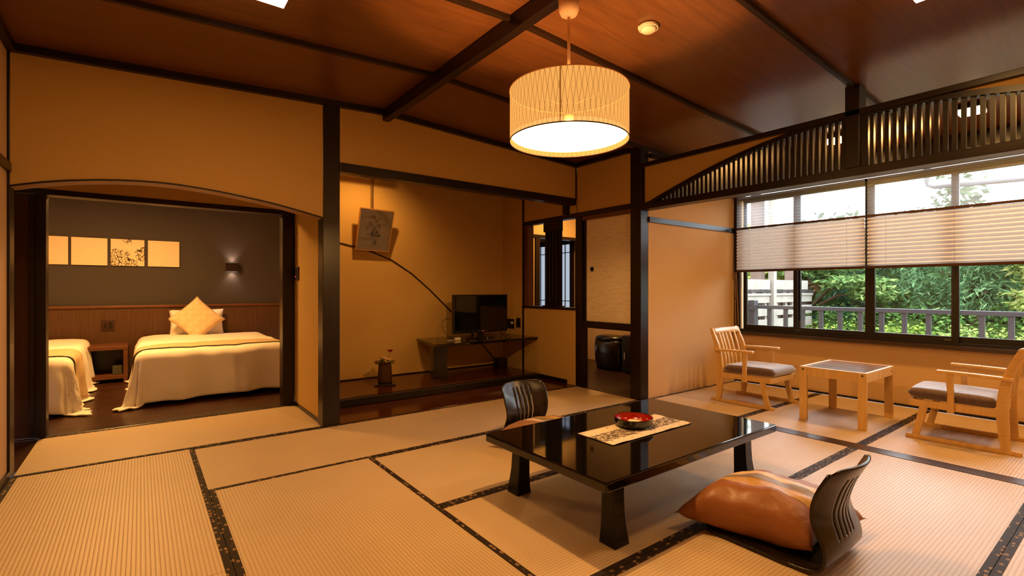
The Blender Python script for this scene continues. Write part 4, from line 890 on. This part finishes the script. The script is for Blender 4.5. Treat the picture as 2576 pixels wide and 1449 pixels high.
def chairfab():
    t = NT('mauve_seat_fabric'); b = t.bsdf(None, .6, .5); b.inputs['Sheen Weight'].default_value = 1; v = t.n('TexVoronoi'); v.inputs['Scale'].default_value = 190; t.l(t.coord(), v.inputs[0])
    t.l(t.ramp(v.outputs['Distance'], [(.1, lin(112, 78, 76)), (.6, lin(70, 44, 42))]), b.inputs['Base Color']); t.bump(v.outputs['Distance'], b, .3, .003); return t.m
FAB = chairfab()
# boxier seat cushion than a pillow: steeper profile
def pillow_pts(w, h, t, pinch=.10, n=18, seed=0, wr=.0):
    pw = .55 if pinch >= 0 else .16
    def surf(sgn):
        def fn(u, v):
            a, b = 2*u-1, 2*v-1
            x = a*w/2*(1-pinch*(1-b*b)*a*a); y = b*h/2*(1-pinch*(1-a*a)*b*b)
            k = 4 if pinch >= 0 else 10
            z = sgn*t/2*max(0, (1-abs(a)**k)*(1-abs(b)**k))**(.55 if pinch >= 0 else .30)
            if pinch < 0 and sgn > 0: z += .008*(1-a*a)*(1-b*b)
            z += sgn*wr*noise.noise(Vector((a*3+seed, b*3, sgn)))*(1-max(abs(a), abs(b))**6)
            return Vector((x, y, z))
        return fn
    return surf
c1 = easy_chair(4.802, 2.425, 'pale wooden easy chair with mauve seat, its back to the end wall')
c2 = copy_tree(c1); c2.location = (4.83, .872, 0); c2.rotation_euler = (0, 0, PI+R(2.6)); c2['label'] = 'pale wooden easy chair with mauve seat, cut off by the right picture edge'
st = thing('side_table', 'square pale wooden side table between the two easy chairs', 'table', (4.795, 1.63, 0))
for (x0, x1, y0, y1) in ((4.478, 4.502, 1.385, 1.445), (5.088, 5.112, 1.385, 1.445), (4.478, 4.502, 1.812, 1.872), (5.088, 5.112, 1.812, 1.872)): box('leg', (x0, x1, y0, y1, 0, .447), PINE, st, bevel=.002)
box('apron', (4.479, 4.501, 1.446, 1.811, .372, .447), PINE, st, bevel=.002); box('apron', (5.089, 5.111, 1.446, 1.811, .372, .447), PINE, st, bevel=.002)
box('apron', (4.503, 5.087, 1.386, 1.406, .372, .447), PINE, st, bevel=.002); box('apron', (4.503, 5.087, 1.851, 1.871, .372, .447), PINE, st, bevel=.002)
box('tabletop', (4.503, 5.087, 1.407, 1.850, .425, .441), wood('grey_brown_laminate', lin(120, 98, 84), lin(146, 122, 104), (1, 12, 12), .16, .6, .3), st)
for y in (1.45+.0, 1.845): 
    pass
for (x, y) in ((4.477, 1.452), (4.477, 1.862)): make('bolt_cap', MB().lathe([(.0001, .002), (.007, .002), (.007, 0)], (0, 0, 0), 14, cap=False), BLACKP, None, smooth=True, org=(0, 0, 0)); b = bpy.data.objects[[o.name for o in bpy.data.objects if o.name.startswith('bolt_cap')][-1]]; b.parent = st; b.location = Vector((x+.0005, y-.02 if y > 1.6 else y-.04, .424))-ORG[st.name]; b.rotation_euler = (0, -PI/2, 0)
box('bolt_cap', (5.060, 5.072, 1.3845, 1.3862, .400, .414), BLACKP, st)

# ================================================================ BLINDS
def blind(y1, y0, lab, k):
    t = thing('pleated_blind', lab, 'blind', (5.64, (y0+y1)/2, 1.30), 'pleated window blinds')
    X = 5.64
    def pleat(name, za, zb, n, mat, amp):
        mb = MB(); zs = np.linspace(zb, za, n+1); ys_ = np.linspace(y0+.004, y1-.004, 2)
        for i in range(n):
            xa = X+(amp if i % 2 == 0 else -amp); xb = X+(-amp if i % 2 == 0 else amp)
            mb.add([(xa, ys_[0], zs[i]), (xa, ys_[1], zs[i]), (xb, ys_[1], zs[i+1]), (xb, ys_[0], zs[i+1])], [(0, 1, 2, 3)])
        o = make(name, mb, mat, t, fix=False)
        if mat is BLIND: o.data.materials.append(BLIND_SHADED); [setattr(p, 'material_index', p.index % 2) for p in o.data.polygons]  # every second pleat face gets the painted shade
        return o
    pleat('sheer_fabric', 1.822, 2.185, 22, SHEER, .006); 
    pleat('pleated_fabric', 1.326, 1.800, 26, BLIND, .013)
    box('middle_rail', (X-.012, X+.012, y0+.002, y1-.002, 1.800, 1.822), SWITCHB, t, bevel=.002); box('bottom_rail', (X-.014, X+.014, y0+.002, y1-.002, 1.300, 1.326), SWITCHB, t, bevel=.003)
    box('head_rail', (X-.02, X+.02, y0+.002, y1-.002, 2.185, 2.22), SWITCHB, t, bevel=.002)
    for f in (.12, .5, .88):
        y = y0+(y1-y0)*f; make('lift_cord', MB().tube([(X-.0145, y, 1.32), (X-.0145, y, 2.19)], .0009, 4), PENCIL2, t)
    return t
blind(3.055, 1.752, 'pleated blind half lowered over the windows next to the end wall', 0)
blind(1.742, .44, 'pleated blind half lowered, second one from the end wall', 1)
blind(.43, -.52, 'pleated blind half lowered, farthest from the end wall', 2)
cc = thing('blind_cord', 'looped white pull cord with a toggle hanging beside the windows', 'cord', (5.62, 3.06, .66))
make('loop', MB().tube([(5.618, 3.062, 1.30), (5.618, 3.055, .95), (5.617, 3.05, .70), (5.618, 3.035, .66), (5.618, 3.02, .70), (5.618, 3.03, .95), (5.618, 3.045, 1.30)], .002, 6), CORD, cc, smooth=True)
box('toggle', (5.612, 5.624, 3.045, 3.061, .985, 1.0), BLACKM, cc, bevel=.002)

# ================================================================ OUTSIDE
struct('ground', MB().box(5.86, 60, -30, 40, -.5, -.45), GROUND, 'garden ground beyond the balcony', 'ground', org=(0, 0, 0))
struct('deck', MB().box(5.86, 7.28, -3, 5, -.2, -.10), DECK, 'narrow balcony deck outside the windows', 'deck')
rl = thing('balcony_railing', 'dark grey balcony railing outside the windows', 'railing', (7.2, 1, -.1))
box('top_rail', (7.17, 7.225, -3, 3.72, .818, .868), GREYMET, rl, bevel=.004); box('bottom_rail', (7.18, 7.215, -3, 3.72, .02, .06), GREYMET, rl)
y = 3.41
while y > -3: box('baluster', (7.18, 7.22, y-.0235, y+.0235, .06, .818), GREYMET, rl); y -= .2235
box('corner_post', (7.15, 7.26, 3.60, 3.70, -.1, .938), GREYMET, rl, bevel=.004); box('corner_bracket', (7.13, 7.15, 3.56, 3.76, .80, .85), GREYMET, rl)
fn_ = thing('privacy_fence', 'pale weathered board privacy fence at the end of the balcony', 'fence', (7.4, 3.78, -.2))
z = -.14
while z < .95: 
    for xa, xb in ((5.9, 7.95), (8.06, 9.5)): box('board', (xa, xb, 3.76, 3.78, z, z+.150), PINKM, fn_, bevel=.002)
    z += .205
for xa, xb in ((5.9, 6.62), (6.66, 7.93), (8.07, 9.3)): box('top_board', (xa, xb, 3.745, 3.765, 1.095, 1.250), PINKM, fn_, bevel=.002)
for xa, xb in ((5.9, 7.95), (8.06, 9.5)): box('rail', (xa, xb, 3.74, 3.77, 1.055, 1.085), GREYMET, fn_); box('rail', (xa, xb, 3.74, 3.77, 1.0, 1.035), PINKM, fn_)
for x in (6.2, 7.52, 7.85, 8.55, 9.1): box('stud', (x, x+.05, 3.785, 3.83, -.2, 1.09), PINKM, fn_)
for x in (6.9, 7.3, 8.25, 8.8): box('stud', (x, x+.04, 3.79, 3.83, -.2, 1.05), PINKM, fn_)
box('post', (7.96, 8.055, 3.70, 3.79, -.4, 2.6), PINKM, fn_, bevel=.003); box('post', (7.78, 7.955, 3.84, 3.98, -.4, 2.6), FPOST, fn_); box('post', (8.95, 9.1, 3.84, 3.98, -.4, 2.2), FPOST, fn_)
box('back_board', (5.9, 9.5, 3.86, 3.875, -.3, 1.06), FPOST, fn_)
gt = make('gutter_pipe', MB().tube([(6.6, 1.50, 2.75), (6.6, 1.50, 2.25), (6.6, 1.485, 2.20), (6.6, 1.44, 2.175), (6.6, .4, 2.12), (6.6, -2.2, 2.0)], .033, 10), GUTTER, smooth=True, label='grey rain pipe turning sideways under the eaves outside', cat='pipe')
rl_ = np.random.RandomState(11)
def leaves(blobs, size, aspect=.45, up=.5, droop=0, shell=.35):
    V = []
    for (cx, cy, cz, rx, ry, rz, n) in blobs:
        d = rl_.normal(size=(n, 3)); d /= np.linalg.norm(d, axis=1)[:, None]
        r = 1-shell*rl_.rand(n)**1.5; lump = 1+.16*np.sin(d[:, 0]*7+cx)*np.cos(d[:, 1]*6+cy)+.1*np.sin(d[:, 2]*9)
        p = np.c_[cx+rx*d[:, 0]*r*lump, cy+ry*d[:, 1]*r*lump, cz+rz*d[:, 2]*r*lump]
        ax = d*.6+rl_.normal(size=(n, 3))*.7; ax[:, 2] = ax[:, 2]*.5-droop; ax /= np.linalg.norm(ax, axis=1)[:, None]
        nn = rl_.normal(size=(n, 3))*.6+np.array([-.3, -.15, up]); w = np.cross(ax, nn); w /= np.linalg.norm(w, axis=1)[:, None]
        s = size*(.6+.8*rl_.rand(n))[:, None]
        q = np.stack([p-ax*s*.5, p+w*s*aspect*.5, p+ax*s*.5, p-w*s*aspect*.5], 1); V.append(q)
    return np.concatenate(V)
def leafobj(name, Q, mat, parent=None, **k):
    n = len(Q); me = bpy.data.meshes.new(name); og = ORG[parent.name] if parent is not None else Vector(Q.reshape(-1, 3).mean(0)); og = Vector((og[0], og[1], og[2]))
    co_ = (Q.reshape(-1, 3)-np.array(og)).astype('f'); me.vertices.add(4*n); me.vertices.foreach_set('co', co_.ravel()); me.loops.add(4*n); me.loops.foreach_set('vertex_index', np.arange(4*n, dtype='i'))
    me.polygons.add(n); me.polygons.foreach_set('loop_start', np.arange(0, 4*n, 4, dtype='i')); me.polygons.foreach_set('loop_total', np.full(n, 4, dtype='i')); me.update(calc_edges=True); me.materials.append(mat)
    o = bpy.data.objects.new(name, me); link(o, parent, og); return props(o, **k)
# clipped hedge mounds
def hedge(name, x, ys_, z, rz, mat, lab, n=2600, size=.055, rx=.75, ry=.62, grp=None):
    hb = [(x+rl_.uniform(-.15, .15), y_, z+rl_.uniform(-.05, .05), rx, ry, rz, n) for y_ in ys_]
    Q = leaves(hb, size, .5, .7); Q = Q[Q[:, 0, 2] > -.45]
    t = thing(name, lab, 'hedge', (x, float(np.mean(ys_)), -.45), grp)
    leafobj('foliage', Q, mat, t, kind='stuff')
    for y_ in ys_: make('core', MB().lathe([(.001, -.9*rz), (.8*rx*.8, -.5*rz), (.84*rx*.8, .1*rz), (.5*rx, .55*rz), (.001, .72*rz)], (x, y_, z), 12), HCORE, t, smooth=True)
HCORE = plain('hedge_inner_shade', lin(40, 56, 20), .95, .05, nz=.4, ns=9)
hedge('hedge', 8.75, np.arange(-2.5, 2.2, .8), .02, .58, LF_YEL, 'yellow-green clipped hedge beyond the right part of the railing')
hedge('hedge', 8.75, np.arange(2.3, 7.2, .8), .0, .54, LF_HEDGE, 'green-yellow clipped hedge beyond the railing, nearer the fence')
hedge('hedge', 9.9, np.arange(-1.5, 7.2, 1.0), .18, .62, LF_HEDGE2, 'mid-green hedge rising behind the clipped front hedge', 2400, .07, .8, .75)
def tree(lab, tx, ty, h, blobs, mat, size, aspect, droop=0, up=.5, name='tree', branches=5, tr=.07, shell=.35, extra=None):
    t = thing(name, lab, 'tree', (tx, ty, -.45), 'garden trees beyond the railing')
    leafobj('foliage', leaves(blobs, size, aspect, up, droop, shell), mat, t, kind='stuff')
    if extra: leafobj('foliage', leaves(extra[0], size, aspect, up, droop, shell), extra[1], t, kind='stuff', label=extra[2])
    make('trunk', MB().tube([(tx, ty, -.45), (tx+.05, ty-.04, h*.4), (tx-.03, ty+.05, h)], [tr, tr*.75, tr*.4], 8), BARK, t, smooth=True)
    for b in blobs[:branches]: make('branch', MB().tube([(tx, ty, h*.35), ((tx+b[0])/2, (ty+b[1])/2, (h*.5+b[2])/2), (b[0], b[1], b[2])], [tr*.5, tr*.35, tr*.15], 6), BARK, t, smooth=True)
    return t
tree('spreading pale-green tree with layered sprays in the middle of the garden view', 10.6, 4.3, 1.9,
     [(10.3, 4.9, 1.62, .8, .75, .16, 1500), (10.0, 4.3, 1.45, .75, .7, .13, 1500), (10.1, 3.6, 1.55, .7, .7, .14, 1300), (9.9, 3.25, 1.22, .6, .5, .12, 1100), (10.0, 2.95, 1.02, .55, .42, .13, 900), (10.4, 4.0, 1.95, .8, .9, .2, 1500), (10.2, 5.1, 1.25, .5, .5, .12, 700)],
     LF_MAPLE, .11, .42, .1, 1.0, extra=([(9.9, 4.85, 1.05, .4, .35, .15, 300), (9.9, 4.1, 1.15, .4, .3, .12, 260)], LF_RUST, 'withered pink-brown leaves'))
tree('bamboo-leaved green tree right of the dark gap in the garden', 10.9, 1.9, 2.2,
     [(10.4, 2.25, 1.45, .6, .5, .45, 1700), (10.3, 1.75, 1.75, .7, .6, .5, 2200), (10.2, 1.6, 1.05, .6, .55, .4, 2000), (10.4, 2.45, 1.0, .5, .4, .3, 1200), (10.7, 1.2, 1.6, .6, .6, .6, 1500)],
     LF_BAMB, .13, .16, .55, .3)
tree('yellow-green tree at the far right of the garden view', 10.2, .7, 2.4,
     [(9.9, 1.15, 1.75, .5, .45, .3, 1300), (9.9, .8, 1.35, .5, .5, .3, 1500), (9.8, .9, .98, .45, .45, .22, 1200), (9.9, .2, 1.6, .6, .6, .6, 1400), (9.9, -.8, 1.6, .7, .7, .7, 1400)],
     LF_YEL, .11, .28, .3, .6)
tree('leafy tree with twisting branches just behind the board fence', 9.6, 5.1, 2.0,
     [(9.3, 5.0, 1.55, .6, .5, .4, 260), (9.6, 4.6, 1.5, .5, .4, .4, 220), (9.7, 5.4, 1.9, .7, .6, .5, 300)], LF_YEL, .16, .7, .3, .3, branches=3)
for i, (x, y_, z, rx, ry, rz, lb) in enumerate([(12.8, 3.0, .9, 1.0, 1.3, 1.6, 'dark green conifer filling the gap between the two bright trees'), (13.2, 5.2, .9, 1.0, 1.5, 1.6, 'dark green conifer behind the spreading pale-green tree'),
                                              (13.6, 7.6, 1.0, 1.2, 1.6, 1.7, 'dark green conifer behind the board fence'), (13.0, .9, .9, 1.0, 1.4, 1.6, 'dark green conifer behind the bamboo-leaved tree'), (13.0, -1.6, .9, 1.1, 1.5, 1.6, 'dark green conifer at the far right end of the garden')]):
    tree(lb, x, y_, 2.0, [(x, y_, z, rx, ry, rz, 5200), (x-.3, y_+.5, z-.3, rx*.8, ry*.7, rz*.8, 2200)], LF_DARK, .14, .3, .3, .3, name='conifer', branches=1, tr=.14, shell=.25)
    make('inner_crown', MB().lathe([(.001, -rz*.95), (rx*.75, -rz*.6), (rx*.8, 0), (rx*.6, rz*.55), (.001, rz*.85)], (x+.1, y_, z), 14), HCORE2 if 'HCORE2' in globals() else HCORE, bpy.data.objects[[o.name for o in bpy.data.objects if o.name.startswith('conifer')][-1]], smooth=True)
FT = [(19, 11.0, 4.0, 1.3), (20, 9.2, 2.9, 1.4), (21, 8.2, 3.5, 1.0), (20, 7.0, 3.6, 1.3), (21, 6.0, 3.2, 1.2), (20, 4.8, 3.3, 1.3), (21, 4.0, 4.4, .9), (20, 3.0, 3.3, 1.2), (21, 2.2, 3.1, 1.3), (20, 1.0, 3.6, 1.4), (20, -.6, 3.4, 1.6)]
LBF = ['behind the board fence', 'low, next to the one behind the fence', 'rounded, above the spreading tree', 'broad, above the spreading tree', 'small, above the spreading tree', 'broad, above the dark gap', 'tall and narrow, above the dark gap', 'broad, right of the tall narrow one', 'low, above the bamboo-leaved tree', 'broad, above the yellow-green tree', 'beyond the yellow-green tree']
for (x, y_, h, r), lb in zip(FT, LBF):
    tree('hazy distant tree seen through the sheer blind, '+lb, x, y_, h*.8, [(x, y_, h*.62, r, r, h*.42, 1500), (x-.2, y_+.4*r, h*.45, r*.9, r*.9, h*.38, 900), (x, y_-.3*r, h*.25, r*1.1, r*1.1, h*.4, 900)], LF_FAR, .26, .5, .1, .4, name='distant_tree', branches=1, tr=.12, shell=.6)
